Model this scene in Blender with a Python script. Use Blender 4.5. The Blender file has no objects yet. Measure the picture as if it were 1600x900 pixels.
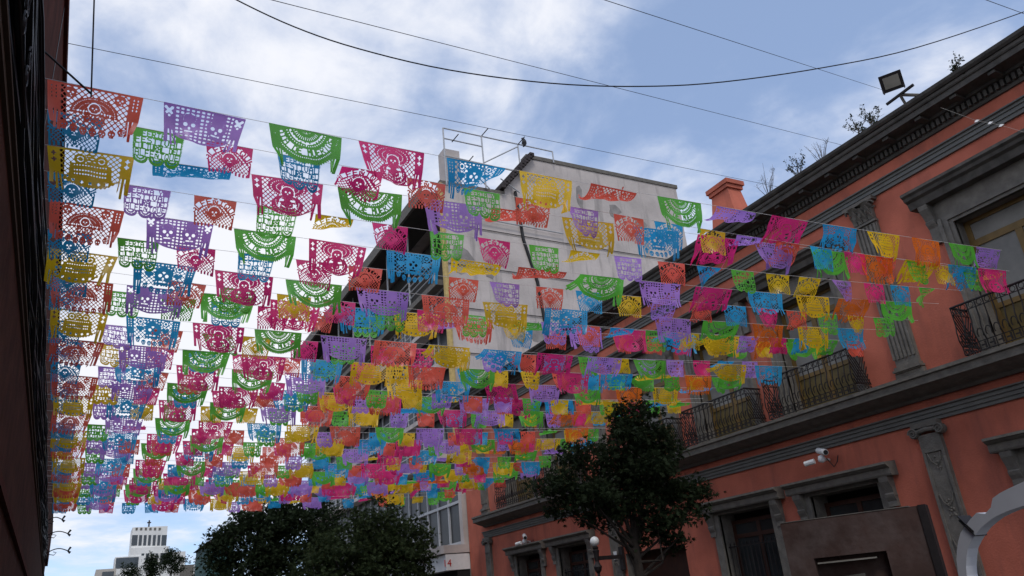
import bpy, math, random
import numpy as np
from mathutils import Vector, Matrix
R = math.radians
random.seed(7); rng = np.random.default_rng(7)
scene = bpy.context.scene
col = scene.collection

# ---------------------------------------------------------------- camera
cam_d = bpy.data.cameras.new('camera'); cam = bpy.data.objects.new('camera', cam_d); col.objects.link(cam)
F_PX = 1190.96
_vy = np.array([118-800, 1010-450, F_PX]); _vz = np.array([510-800, -2436-450, F_PX])
_dY = _vy/np.linalg.norm(_vy); _dZ = _vz-(_vz@_dY)*_dY; _dZ /= np.linalg.norm(_dZ); _dX = np.cross(_dY, _dZ)
_M = np.stack([_dX, _dY, _dZ], 1)
rt, dn, fw = [Vector(_M[i]) for i in range(3)]
m = Matrix((( rt.x, -dn.x, -fw.x, 0), (rt.y, -dn.y, -fw.y, 0), (rt.z, -dn.z, -fw.z, 1.6), (0, 0, 0, 1)))
cam.matrix_world = m
cam_d.sensor_width = 36; cam_d.lens = 36*F_PX/1600; cam_d.clip_end = 3000; cam_d.clip_start = .05
scene.camera = cam

# ---------------------------------------------------------------- sky, sun, exposure
SUN_EL, SUN_AZ = R(54), R(204)          # azimuth from +Y towards +X
world = bpy.data.worlds.new('World'); scene.world = world; world.use_nodes = True
nt = world.node_tree; N = nt.nodes; L = nt.links; N.clear()
def nd(t, **k):
    n = N.new(t)
    for a, b in k.items(): setattr(n, a, b)
    return n
sky = nd('ShaderNodeTexSky', sky_type='NISHITA', sun_disc=False, sun_elevation=SUN_EL, sun_rotation=SUN_AZ, altitude=2600, air_density=1.0, dust_density=0.6, ozone_density=1.5)
tc = nd('ShaderNodeTexCoord'); sep = nd('ShaderNodeSeparateXYZ'); L.new(tc.outputs['Generated'], sep.inputs[0])
zz = nd('ShaderNodeMath', operation='MAXIMUM'); zz.inputs[1].default_value = 0.0; L.new(sep.outputs[2], zz.inputs[0])
za = nd('ShaderNodeMath', operation='ADD'); za.inputs[1].default_value = .18; L.new(zz.outputs[0], za.inputs[0])
dx = nd('ShaderNodeMath', operation='DIVIDE'); L.new(sep.outputs[0], dx.inputs[0]); L.new(za.outputs[0], dx.inputs[1])
dy = nd('ShaderNodeMath', operation='DIVIDE'); L.new(sep.outputs[1], dy.inputs[0]); L.new(za.outputs[0], dy.inputs[1])
cmb = nd('ShaderNodeCombineXYZ'); L.new(dx.outputs[0], cmb.inputs[0]); L.new(dy.outputs[0], cmb.inputs[1]); cmb.inputs[2].default_value = 8.0
n1 = nd('ShaderNodeTexNoise'); n1.inputs['Scale'].default_value = 1.15; n1.inputs['Detail'].default_value = 8; n1.inputs['Roughness'].default_value = .56; n1.inputs['Distortion'].default_value = .35
L.new(cmb.outputs[0], n1.inputs['Vector'])
# thicker cloud towards the horizon, as clouds seen edge-on pile up there
hz = nd('ShaderNodeValToRGB'); cr = hz.color_ramp; cr.interpolation = 'EASE'
cr.elements[0].position = .0; cr.elements[0].color = (.08, .08, .08, 1); cr.elements[1].position = .62; cr.elements[1].color = (0, 0, 0, 1)
for p_, v_ in ((.14, .12), (.36, .17)): e_ = cr.elements.new(p_); e_.color = (v_, v_, v_, 1)
L.new(sep.outputs[2], hz.inputs[0])
n2 = nd('ShaderNodeTexNoise'); n2.inputs['Scale'].default_value = 4.6; n2.inputs['Detail'].default_value = 7; n2.inputs['Roughness'].default_value = .6; n2.inputs['Distortion'].default_value = .3; L.new(cmb.outputs[0], n2.inputs['Vector'])
nm = nd('ShaderNodeMath', operation='MULTIPLY_ADD'); nm.inputs[1].default_value = .36; L.new(n2.outputs[0], nm.inputs[0]); n1s = nd('ShaderNodeMath', operation='ADD'); n1s.inputs[1].default_value = -.16; L.new(n1.outputs[0], n1s.inputs[0]); L.new(n1s.outputs[0], nm.inputs[2])
ad = nd('ShaderNodeMath', operation='ADD'); L.new(nm.outputs[0], ad.inputs[0]); L.new(hz.outputs[0], ad.inputs[1])
rp = nd('ShaderNodeMapRange', interpolation_type='SMOOTHSTEP'); rp.inputs[1].default_value = .455; rp.inputs[2].default_value = .72; rp.inputs[3].default_value = .0; rp.inputs[4].default_value = 1.0
L.new(ad.outputs[0], rp.inputs[0])
mx = nd('ShaderNodeMix', data_type='RGBA'); vl_ = nd('ShaderNodeMapRange'); vl_.inputs[3].default_value = .5; vl_.inputs[4].default_value = .98; L.new(rp.outputs[0], vl_.inputs[0]); L.new(vl_.outputs[0], mx.inputs[0]); L.new(sky.outputs[0], mx.inputs[6]); 
cc = nd('ShaderNodeMix', data_type='RGBA'); L.new(rp.outputs[0], cc.inputs[0]); cc.inputs[6].default_value = (2.9, 3.9, 6.0, 1); cc.inputs[7].default_value = (6.0, 6.1, 6.5, 1)   # thin cloud scatters bluer than thick
L.new(cc.outputs[2], mx.inputs[7])
bg = nd('ShaderNodeBackground'); bg.inputs[1].default_value = .15; L.new(mx.outputs[2], bg.inputs[0])
wo = nd('ShaderNodeOutputWorld'); L.new(bg.outputs[0], wo.inputs[0])
sd = bpy.data.lights.new('sun', 'SUN'); sd.energy = 1.2; sd.angle = R(14); sd.color = (1, .95, .88)
so = bpy.data.objects.new('sun', sd); col.objects.link(so)
_s = Vector((math.sin(SUN_AZ)*math.cos(SUN_EL), math.cos(SUN_AZ)*math.cos(SUN_EL), math.sin(SUN_EL)))
so.rotation_euler = (-_s).to_track_quat('-Z', 'Y').to_euler(); so.location = (0, 0, 40)
vs = scene.view_settings; vs.view_transform = 'Standard'; vs.look = 'None'; vs.gamma = 1; vs.use_curve_mapping = False; vs.exposure = 0.08

# ---------------------------------------------------------------- pixel helpers (photo pixel -> place)
def ray(x, y): return Vector(_M.T @ np.array([x-800, y-450, F_PX]))
CAM = Vector((0, 0, 1.6))
def onX(x, y, X): r = ray(x, y); return CAM + r*(X/r.x)
def onY(x, y, Y): r = ray(x, y); return CAM + r*(Y/r.y)
def depth(p): return (Vector(p)-CAM).dot(fw)

# ---------------------------------------------------------------- materials
def mat(name, c, rough=.75, metal=0., var=.12, scale=6., bump=0., bscale=None, streak=0., spec=.4, stain=None):
    M = bpy.data.materials.new(name); M.use_nodes = True; T = M.node_tree; B = T.nodes['Principled BSDF']
    B.inputs['Roughness'].default_value = rough; B.inputs['Metallic'].default_value = metal
    B.inputs['Specular IOR Level'].default_value = spec
    tcn = T.nodes.new('ShaderNodeTexCoord'); no = T.nodes.new('ShaderNodeTexNoise'); no.inputs['Scale'].default_value = scale; no.inputs['Detail'].default_value = 7; no.inputs['Roughness'].default_value = .6
    T.links.new(tcn.outputs['Object'], no.inputs['Vector'])
    mr = T.nodes.new('ShaderNodeMapRange'); mr.inputs[1].default_value = .3; mr.inputs[2].default_value = .7; mr.inputs[3].default_value = 1-var; mr.inputs[4].default_value = 1+var
    T.links.new(no.outputs[0], mr.inputs[0])
    ml = T.nodes.new('ShaderNodeMix'); ml.data_type = 'RGBA'; ml.blend_type = 'MULTIPLY'; ml.inputs[0].default_value = 1; ml.inputs[6].default_value = (*c, 1)
    T.links.new(mr.outputs[0], ml.inputs[7]); out = ml.outputs[2]
    if stain:
        sc, amount, colr, lo, hi = stain
        mp = T.nodes.new('ShaderNodeMapping'); mp.inputs['Scale'].default_value = sc; T.links.new(tcn.outputs['Object'], mp.inputs[0])
        s2 = T.nodes.new('ShaderNodeTexNoise'); s2.inputs['Scale'].default_value = 1; s2.inputs['Detail'].default_value = 9; s2.inputs['Roughness'].default_value = .65; T.links.new(mp.outputs[0], s2.inputs['Vector'])
        r2 = T.nodes.new('ShaderNodeMapRange'); r2.inputs[1].default_value = lo; r2.inputs[2].default_value = hi; r2.inputs[4].default_value = amount; T.links.new(s2.outputs[0], r2.inputs[0])
        m2 = T.nodes.new('ShaderNodeMix'); m2.data_type = 'RGBA'; T.links.new(r2.outputs[0], m2.inputs[0]); T.links.new(out, m2.inputs[6]); m2.inputs[7].default_value = (*colr, 1); out = m2.outputs[2]
    T.links.new(out, B.inputs['Base Color'])
    if bump:
        nb = T.nodes.new('ShaderNodeTexNoise'); nb.inputs['Scale'].default_value = bscale or scale*6; nb.inputs['Detail'].default_value = 6; T.links.new(tcn.outputs['Object'], nb.inputs['Vector'])
        bp = T.nodes.new('ShaderNodeBump'); bp.inputs['Strength'].default_value = bump; bp.inputs['Distance'].default_value = .02; T.links.new(nb.outputs[0], bp.inputs['Height']); T.links.new(bp.outputs[0], B.inputs['Normal'])
    return M
def paper(name, c):
    M = bpy.data.materials.new(name); M.use_nodes = True; T = M.node_tree; T.nodes.clear()
    o = T.nodes.new('ShaderNodeOutputMaterial'); d = T.nodes.new('ShaderNodeBsdfDiffuse'); t = T.nodes.new('ShaderNodeBsdfTranslucent'); g = T.nodes.new('ShaderNodeBsdfGlossy'); g.inputs['Roughness'].default_value = .38
    ms = T.nodes.new('ShaderNodeMixShader'); ms.inputs[0].default_value = .5; m2 = T.nodes.new('ShaderNodeMixShader'); m2.inputs[0].default_value = .05
    oi = T.nodes.new('ShaderNodeObjectInfo'); tc_ = T.nodes.new('ShaderNodeTexCoord'); no = T.nodes.new('ShaderNodeTexNoise'); no.inputs['Scale'].default_value = 5; T.links.new(tc_.outputs['Object'], no.inputs['Vector'])
    a = T.nodes.new('ShaderNodeMath'); a.operation = 'MULTIPLY_ADD'; a.inputs[1].default_value = .28; a.inputs[2].default_value = .72; T.links.new(oi.outputs['Random'], a.inputs[0])
    b = T.nodes.new('ShaderNodeMath'); b.operation = 'MULTIPLY_ADD'; b.inputs[1].default_value = .3; T.links.new(no.outputs[0], b.inputs[0]); T.links.new(a.outputs[0], b.inputs[2])
    mm = T.nodes.new('ShaderNodeMix'); mm.data_type = 'RGBA'; mm.blend_type = 'MULTIPLY'; mm.inputs[0].default_value = 1; mm.inputs[6].default_value = (*c, 1); T.links.new(b.outputs[0], mm.inputs[7])
    T.links.new(mm.outputs[2], d.inputs[0]); T.links.new(mm.outputs[2], t.inputs[0])
    T.links.new(d.outputs[0], ms.inputs[1]); T.links.new(t.outputs[0], ms.inputs[2]); T.links.new(ms.outputs[0], m2.inputs[1]); T.links.new(g.outputs[0], m2.inputs[2]); T.links.new(m2.outputs[0], o.inputs[0])
    return M
PAPER = {'red': paper('paper_red', (.97, .145, .09)), 'orange': paper('paper_orange', (.95, .20, .02)), 'yellow': paper('paper_yellow', (.97, .62, .02)),
         'green': paper('paper_green', (.14, .60, .06)), 'blue': paper('paper_blue', (.03, .42, .78)), 'purple': paper('paper_purple', (.52, .27, .80)), 'magenta': paper('paper_magenta', (.93, .04, .24))}
MT = dict(
    coral=mat('coral_stucco', (.53, .152, .098), .9, var=.2, scale=.9, bump=.35, bscale=26, stain=((1.3, 1.3, .25), .8, (.27, .095, .072), .50, .70), spec=.15),
    stone=mat('grey_stone', (.155, .14, .12), .85, var=.25, scale=5, bump=.5, bscale=25),
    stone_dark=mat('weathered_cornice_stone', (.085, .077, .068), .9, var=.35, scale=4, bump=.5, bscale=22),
    band=mat('painted_grey_band', (.145, .145, .135), .8, var=.12, scale=3, bump=.2),
    ochre=mat('ochre_wood', (.17, .10, .025), .55, var=.2, scale=4), olive=mat('olive_door_panel', (.13, .09, .025), .6, var=.3, scale=4),
    redwood=mat('dark_red_wood', (.055, .019, .011), .55, var=.25, scale=5), curtain=mat('grey_curtain', (.22, .21, .19), .9, var=.15, scale=3),
    iron=mat('black_iron', (.025, .02, .02), .55, .3, var=.3, scale=10), rubber=mat('black_cable', (.018, .018, .02), .6, var=.2),
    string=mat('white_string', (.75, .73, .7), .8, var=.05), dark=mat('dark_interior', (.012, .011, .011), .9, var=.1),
    whitewall=mat('stained_white_concrete', (.54, .48, .445), .9, var=.18, scale=.5, bump=.4, bscale=9, stain=((1.6, 1.6, .16), .55, (.22, .20, .19), .54, .66)),
    tile=mat('dark_roof_tile', (.05, .04, .04), .9, var=.4, scale=8), alu=mat('white_aluminium', (.46, .465, .475), .5, .1, var=.08),
    soffit=mat('soffit_shade', (.06, .055, .05), .9, var=.15), pipe_y=mat('tan_pipe', (.5, .36, .13), .6, var=.2),
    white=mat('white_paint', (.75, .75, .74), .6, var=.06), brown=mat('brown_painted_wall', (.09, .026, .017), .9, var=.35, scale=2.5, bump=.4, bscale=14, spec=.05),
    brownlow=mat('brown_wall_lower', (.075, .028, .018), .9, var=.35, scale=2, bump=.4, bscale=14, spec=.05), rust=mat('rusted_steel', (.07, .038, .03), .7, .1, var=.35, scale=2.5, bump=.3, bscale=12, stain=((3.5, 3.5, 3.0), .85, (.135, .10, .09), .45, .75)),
    steel=mat('pale_grey_painted_steel', (.62, .63, .67), .55, 0., var=.1, scale=3), redpaint=mat('red_lettering', (.5, .02, .02), .6, var=.05),
    globe=mat('opal_glass', (.82, .83, .82), .25, var=.02), teal=mat('teal_paint', (.06, .16, .15), .7, var=.15), pave=mat('paving', (.07, .066, .062), .9, var=.2, scale=3, bump=.3),
    bark=mat('bark', (.032, .025, .02), .9, var=.3, scale=12, bump=.6), twig=mat('dry_twig', (.10, .075, .05), .9), bird=mat('bird_feathers', (.03, .03, .035), .7),
    church=mat('cream_church_render', (.80, .79, .75), .85, var=.08, scale=.3, stain=((.3, .3, .08), .3, (.42, .41, .39), .5, .75)), plain=mat('beige_render', (.5, .46, .4), .85),
)
def glassmat(name, c, rough=.08):
    M = mat(name, c, rough, var=.25, scale=1.5, spec=.8); return M
MT['moulding'] = mat('dusty_moulding', (.11, .075, .055), .9, spec=.05); MT['glass'] = glassmat('dark_window_glass', (.035, .04, .042)); MT['glass_sky'] = mat('curtain_wall_glass', (.04, .043, .046), .35, var=.3, scale=1.2, spec=.2); MT['lens'] = glassmat('lamp_lens', (.26, .24, .20), .25)
def leafmat(name, c):
    M = bpy.data.materials.new(name); M.use_nodes = True; T = M.node_tree; T.nodes.clear()
    o = T.nodes.new('ShaderNodeOutputMaterial'); d = T.nodes.new('ShaderNodeBsdfPrincipled'); d.inputs['Roughness'].default_value = .7; d.inputs['Specular IOR Level'].default_value = .12; t = T.nodes.new('ShaderNodeBsdfTranslucent'); ms = T.nodes.new('ShaderNodeMixShader'); ms.inputs[0].default_value = .3
    g = T.nodes.new('ShaderNodeNewGeometry'); mr = T.nodes.new('ShaderNodeMapRange'); mr.inputs[3].default_value = .65; mr.inputs[4].default_value = 1.3; T.links.new(g.outputs['Random Per Island'], mr.inputs[0])
    mm = T.nodes.new('ShaderNodeMix'); mm.data_type = 'RGBA'; mm.blend_type = 'MULTIPLY'; mm.inputs[0].default_value = 1; mm.inputs[6].default_value = (*c, 1); T.links.new(mr.outputs[0], mm.inputs[7])
    T.links.new(mm.outputs[2], d.inputs['Base Color']); T.links.new(mm.outputs[2], t.inputs[0]); T.links.new(d.outputs[0], ms.inputs[1]); T.links.new(t.outputs[0], ms.inputs[2]); T.links.new(ms.outputs[0], o.inputs[0])
    return M
LEAF = leafmat('sweetgum_leaf', (.045, .07, .028)); LEAF2 = leafmat('light_leaf', (.042, .06, .024)); LEAF3 = leafmat('dark_leaf', (.024, .036, .016))

# ---------------------------------------------------------------- mesh builder
class MB:
    def __init__(s): s.v = []; s.f = []; s.smooth = False
    def box(s, x0, x1, y0, y1, z0, z1):
        b = len(s.v); s.v += [(x, y, z) for z in (z0, z1) for y in (y0, y1) for x in (x0, x1)]
        s.f += [tuple(b+i for i in q) for q in ((0, 2, 3, 1), (4, 5, 7, 6), (0, 1, 5, 4), (2, 6, 7, 3), (0, 4, 6, 2), (1, 3, 7, 5))]; return s
    def quad(s, *p):
        b = len(s.v); s.v += [tuple(q) for q in p]; s.f.append(tuple(range(b, b+len(p)))); return s
    def tube(s, pts, r, n=6, cap=True):
        pts = [Vector(p) for p in pts]; rs = r if isinstance(r, (list, tuple)) else [r]*len(pts); b = len(s.v); up = None
        for i, p in enumerate(pts):
            t = (pts[min(i+1, len(pts)-1)]-pts[max(i-1, 0)]).normalized()
            if up is None: up = t.orthogonal().normalized()
            up = (up - t*up.dot(t)); up = up.normalized() if up.length > 1e-6 else t.orthogonal().normalized()
            w = t.cross(up)
            for k in range(n):
                a = 2*math.pi*k/n; q = p + (up*math.cos(a)+w*math.sin(a))*rs[i]; s.v.append(tuple(q))
        for i in range(len(pts)-1):
            for k in range(n):
                a = b+i*n+k; c = b+i*n+(k+1) % n; s.f.append((a, c, c+n, a+n))
        if cap: s.f.append(tuple(range(b+n-1, b-1, -1))); e = b+(len(pts)-1)*n; s.f.append(tuple(range(e, e+n)))
        return s
    def lathe(s, prof, c, n=14):
        b = len(s.v); c = Vector(c)
        for r, z in prof:
            for k in range(n): a = 2*math.pi*k/n; s.v.append((c.x+r*math.cos(a), c.y+r*math.sin(a), c.z+z))
        for i in range(len(prof)-1):
            for k in range(n): a = b+i*n+k; d = b+i*n+(k+1) % n; s.f.append((a, d, d+n, a+n))
        s.f.append(tuple(range(b+n-1, b-1, -1))); e = b+(len(prof)-1)*n; s.f.append(tuple(range(e, e+n))); return s
    def extrude(s, poly, d):                      # poly: list of 3D points, extruded along vector d
        b = len(s.v); n = len(poly); d = Vector(d)
        s.v += [tuple(p) for p in poly]+[tuple(Vector(p)+d) for p in poly]
        s.f.append(tuple(range(b, b+n))); s.f.append(tuple(range(b+2*n-1, b+n-1, -1)))
        for i in range(n): j = (i+1) % n; s.f.append((b+j, b+i, b+n+i, b+n+j))
        return s
    def mesh(s, name, m):
        me = bpy.data.meshes.new(name); me.from_pydata(s.v, [], s.f)
        import bmesh as bm_
        bm = bm_.new(); bm.from_mesh(me); bm_.ops.recalc_face_normals(bm, faces=bm.faces); bm.to_mesh(me); bm.free()
        if s.smooth:
            for p in me.polygons: p.use_smooth = True
        if m: me.materials.append(m)
        return me
    def build(s, name, m, parent=None):
        o = bpy.data.objects.new(name, s.mesh(name, m)); col.objects.link(o); o.parent = parent; return o
def link(name, me, parent=None, loc=(0, 0, 0), rot=(0, 0, 0)):
    o = bpy.data.objects.new(name, me); col.objects.link(o); o.parent = parent; o.location = loc; o.rotation_euler = rot; return o
def empty(name, label, cat, group=None, loc=(0, 0, 0)):
    o = bpy.data.objects.new(name, None); col.objects.link(o); o.location = loc; o.empty_display_size = .2; tag(o, label, cat, group); return o
def tag(o, label, cat, group=None, kind=None):
    o['label'] = label; o['category'] = cat
    if group: o['group'] = group
    if kind: o['kind'] = kind
    return o
ORD = ['zeroth', 'first', 'second', 'third', 'fourth', 'fifth', 'sixth', 'seventh', 'eighth', 'ninth', 'tenth', 'eleventh', 'twelfth', 'thirteenth', 'fourteenth', 'fifteenth', 'sixteenth', 'seventeenth', 'eighteenth', 'nineteenth', 'twentieth']
def ordw(i):
    if i <= 20: return ORD[i]
    t = {2: 'twenty', 3: 'thirty', 4: 'forty'}[i//10]
    return (t[:-1]+'ieth') if i % 10 == 0 else t+'-'+ORD[i % 10]

# ---------------------------------------------------------------- ground
g = MB().quad((-900, -900, 0), (900, -900, 0), (900, 900, 0), (-900, 900, 0)).build('ground', MT['pave']); g['kind'] = 'structure'

# ================================================================= coral building (facade plane X = 15, d = out of the wall)
FX = 15.0
CB = empty('coral_building', 'long two-storey coral stucco building with grey stone trim and iron balconies', 'building', loc=(0, 0, 0))
Y0, Y1, ZT = -4.0, 32.4, 10.25
def fbox(mb, y0, y1, z0, z1, d0, d1): mb.box(FX-d1, FX-d0, y0, y1, z0, z1); return mb
LOW = [3.85, 7.05, 12.15, 15.35, 23.84, 27.08]; UPP = [3.7, 6.9, 12.0, 15.2, 18.4, 23.84, 27.08]; DOOR = 19.35; PIL = [9.7, 21.2, 30.4]
holes = [(c-.95, c+.95, .9, 3.25) for c in LOW]+[(DOOR-1.45, DOOR+1.45, 0, 2.68)]+[(c-.95, c+.95, 5.1, 7.93) for c in UPP]
ys = sorted({Y0, Y1, *[h[0] for h in holes], *[h[1] for h in holes]}); zs = sorted({0, ZT, *[h[2] for h in holes], *[h[3] for h in holes]})
w = MB()
for a, b in zip(ys, ys[1:]):
    run = None
    for c, d in zip(zs, zs[1:]):
        ym, zm = (a+b)/2, (c+d)/2
        if any(h[0] < ym < h[1] and h[2] < zm < h[3] for h in holes): continue
        w.quad((FX, a, c), (FX, a, d), (FX, b, d), (FX, b, c))
rv = MB()
for h in holes:
    y0, y1, z0, z1 = h; D = .55
    rv.quad((FX, y0, z0), (FX, y0, z1), (FX+D, y0, z1), (FX+D, y0, z0)); rv.quad((FX, y1, z0), (FX, y1, z1), (FX+D, y1, z1), (FX+D, y1, z0)); rv.quad((FX, y0, z1), (FX, y1, z1), (FX+D, y1, z1), (FX+D, y0, z1)); rv.quad((FX, y0, z0), (FX, y1, z0), (FX+D, y1, z0), (FX+D, y0, z0))
w.quad((FX, Y1, 0), (FX, Y1, ZT), (27, Y1, ZT), (27, Y1, 0)); w.quad((FX, Y0, 0), (FX, Y0, ZT), (27, Y0, ZT), (27, Y0, 0)); w.quad((27, Y0, 0), (27, Y0, ZT), (27, Y1, ZT), (27, Y1, 0))
w.build('wall', MT['coral'], CB)
o = rv.build('stone_reveals', MT['stone'], CB); o['kind'] = 'stuff'
MB().box(FX+.02, 27, Y0, Y1, ZT, ZT+.1).build('roof', MT['tile'], CB)
def profile(mb, pr, y0, y1):                      # pr: (d, z) loop swept along Y
    mb.extrude([(FX-d, y0, z) for d, z in pr], (0, y1-y0, 0)); return mb
# string course between the storeys: three fasciae
sc = MB(); profile(sc, [(-.02, 4.22), (.05, 4.22), (.05, 4.29), (.08, 4.295), (.08, 4.37), (.11, 4.375), (.11, 4.44), (.16, 4.455), (.16, 4.48), (-.02, 4.48)], Y0, 30.75); sc.build('string_course', MT['band'], CB)
lg = MB(); profile(lg, [(-.02, 4.66), (.08, 4.66), (.14, 4.72), (.30, 4.76), (.50, 4.84), (.56, 4.85), (.58, 4.86), (.58, 5.0), (.63, 5.02), (.63, 5.09), (-.02, 5.09)], Y0, 30.65); lg.build('balcony_ledge', MT['stone'], CB)
en = MB(); profile(en, [(-.02, 9.31), (.06, 9.31), (.06, 9.39), (.09, 9.395), (.09, 9.475), (.12, 9.48), (.12, 9.53), (.17, 9.545), (.17, 9.57), (-.02, 9.57)], Y0, Y1); en.build('entablature_band', MT['band'], CB)
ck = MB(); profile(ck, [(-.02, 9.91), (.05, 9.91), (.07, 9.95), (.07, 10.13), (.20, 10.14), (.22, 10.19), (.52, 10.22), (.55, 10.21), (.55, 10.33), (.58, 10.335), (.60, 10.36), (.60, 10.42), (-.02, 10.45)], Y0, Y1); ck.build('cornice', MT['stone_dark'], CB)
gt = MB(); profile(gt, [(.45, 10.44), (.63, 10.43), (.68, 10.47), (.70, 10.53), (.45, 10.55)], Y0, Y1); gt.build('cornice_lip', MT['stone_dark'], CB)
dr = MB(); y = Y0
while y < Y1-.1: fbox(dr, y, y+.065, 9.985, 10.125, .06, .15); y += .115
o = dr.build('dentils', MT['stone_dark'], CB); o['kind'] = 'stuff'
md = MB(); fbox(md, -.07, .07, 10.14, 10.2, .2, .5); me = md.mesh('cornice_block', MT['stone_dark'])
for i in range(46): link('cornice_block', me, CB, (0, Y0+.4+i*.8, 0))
# pilasters
def pil_upper(y):
    p = MB(); hw = .27
    fbox(p, y-hw, y+hw, 5.45, 8.77, .0, .07)
    for k in range(6): yy = y-hw+.035+k*.094; fbox(p, yy, yy+.05, 5.62, 8.72, .06, .10)
    o = p.build('upper_pilaster', MT['stone'], CB)
    b = MB(); fbox(b, y-.33, y+.33, 5.09, 5.32, 0, .11); fbox(b, y-.30, y+.30, 5.32, 5.45, 0, .14); fbox(b, y-.33, y+.33, 5.345, 5.39, 0, .17); b.build('pilaster_base', MT['stone'], o)
    c = MB(); fbox(c, y-.29, y+.29, 8.75, 8.80, 0, .13); fbox(c, y-.26, y+.26, 8.80, 9.22, 0, .1); fbox(c, y-.40, y+.40, 9.24, 9.318, 0, .2)
    for row, (z, n, hwid, ht) in enumerate(((8.83, 4, .27, .17), (8.99, 3, .25, .18), (9.12, 2, .33, .13))):
        for k in range(n):
            yy = y-hwid+2*hwid*(k+.5)/n; ww = hwid/n*.85
            c.extrude([(FX-.09, yy-ww, z), (FX-.12, yy-ww*.8, z+ht*.6), (FX-.2, yy-ww*.5, z+ht), (FX-.2, yy+ww*.5, z+ht), (FX-.12, yy+ww*.8, z+ht*.6), (FX-.09, yy+ww, z)], (-.035, 0, -.01))
    for s in (-1, 1): c.tube([(FX-.12-.06*math.sin(a), y+s*(.30+.07*math.cos(a)), 9.16+.07*math.sin(a)) for a in np.linspace(0, 5.2, 10)], .025, 5)
    c.build('leafy_capital', MT['stone'], o)
def pil_lower(y):
    p = MB(); hw = .24
    fbox(p, y-hw, y+hw, .5, 3.98, .0, .08); fbox(p, y-hw-.08, y+hw+.08, 0, .5, 0, .12)
    for a, b in ((-hw, -hw+.06), (hw-.06, hw)): fbox(p, y+a, y+b, .8, 3.62, .07, .11)
    fbox(p, y-hw, y+hw, 3.62, 3.98, .07, .11)
    o = p.build('lower_pilaster', MT['stone'], CB)
    r = MB()
    for zc in (3.35, 2.55, 1.7):
        for k in range(14):
            a = random.uniform(0, 6.28); q = random.uniform(.02, .13); yy = y+q*math.cos(a)*.9; z = zc+q*math.sin(a)*1.8; s = random.uniform(.012, .03)
            r.lathe([(s, 0), (s*.9, .02), (.003, .035)], (FX-.085, yy, z), 6)
        r.tube([(FX-.10, y-.14, zc+.25), (FX-.105, y-.1, zc+.1), (FX-.11, y, zc), (FX-.105, y+.1, zc+.1), (FX-.10, y+.14, zc+.25)], .012, 5)
    r.build('carved_ornament', MT['stone'], o)['kind'] = 'stuff'
    c = MB(); fbox(c, y-.30, y+.30, 4.12, 4.225, 0, .17)
    c.tube([(FX-.12, y-.26, 4.05), (FX-.13, y, 4.08), (FX-.12, y+.26, 4.05)], .05, 8)
    for s in (-1, 1):
        pts = [(FX-.17, y+s*.29+rr*math.cos(a), 4.03+rr*math.sin(a)) for a, rr in zip(np.linspace(0, 12, 26), np.linspace(.105, .02, 26))]; c.tube(pts, .02, 5)
        c.lathe([(.1, 0), (.1, .01)], (FX-.1, y+s*.29, 4.03), 4)
        c.extrude([(FX-.03, y+s*.29+.1*math.cos(a), 4.03+.1*math.sin(a)) for a in np.linspace(0, 5.9, 14)], (-.12, 0, 0))
    c.build('scroll_capital', MT['stone'], o)
for y in PIL: pil_upper(y); pil_lower(y)
# windows
def console(mb, y, z0, z1, w_, d):
    zs_ = [(d, z1), (d*.95, z1-.10), (d*.62, z1-.25), (d*.5, z1-.33), (d*.62, z1-.36), (d*.55, z1-.42), (d*.35, z1-.5), (.08, z0), (0.0, z0), (0.0, z1)]
    mb.extrude([(FX-a-.004, y-w_/2, z) for a, z in zs_], (0, w_, 0))
    for k in (-1, 1): mb.tube([(FX-d*.8, y+k*w_*.22, z1-.05), (FX-d*.75, y+k*w_*.22, z1-.16), (FX-d*.55, y+k*w_*.22, z1-.27)], .018, 5)
    mb.box(FX-d*.55, FX-.01, y-w_*.55, y+w_*.55, z1-.40, z1-.36)
def window_low(c):
    s = MB()
    for k in (-1, 1):
        a, b = sorted((c+k*.95, c+k*1.2)); fbox(s, a, b, .75, 3.25, -.06, .06)
    fbox(s, c-1.2, c+1.2, 3.25, 3.40, -.06, .055); fbox(s, c-1.35, c+1.35, .72, .9, -.2, .18)
    o = s.build('ground_floor_window', MT['stone'], CB)
    l = MB(); profile(l, [(.0, 3.335), (.22, 3.335), (.24, 3.37), (.24, 3.49), (.30, 3.52), (.33, 3.55), (.36, 3.56), (.36, 3.61), (0, 3.64)], c-1.48, c+1.48); l.build('lintel', MT['stone'], o)
    for k in (-1, 1): m_ = MB(); console(m_, c+k*1.22, 2.72, 3.33, .22, .21); m_.build('console', MT['stone'], o)
    fr = MB()
    for a, b in ((-.95, -.86), (.86, .95), (-.06, .06)): fr.box(FX+.40, FX+.47, c+a, c+b, .9, 3.0)
    for a, b in ((2.98, 3.08), (2.62, 2.72), (.9, 1.02)): fr.box(FX+.395, FX+.475, c-.95, c+.95, a, b)
    fr.build('wooden_frame', MT['redwood'], o)
    for a, b in ((-.86, -.06), (.06, .86)):
        MB().box(FX+.43, FX+.44, c+a, c+b, 1.02, 2.62).build('pane', MT['glass'], o); MB().box(FX+.43, FX+.44, c+a, c+b, 2.72, 2.98).build('pane', MT['glass'], o)
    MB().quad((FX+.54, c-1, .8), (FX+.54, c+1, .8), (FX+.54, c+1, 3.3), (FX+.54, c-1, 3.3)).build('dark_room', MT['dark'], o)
    gr = MB()
    for k in range(13): yy = c-.88+k*1.76/12; gr.tube([(FX+.14, yy, .9), (FX+.14, yy, 2.45)], .011, 5); gr.lathe([(.002, 0), (.022, .03), (.002, .09)], (FX+.14, yy, 2.44), 5)
    for z in (1.2, 2.4): gr.box(FX+.125, FX+.155, c-.95, c+.95, z, z+.03)
    gr.build('window_grille', MT['iron'], o)
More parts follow.
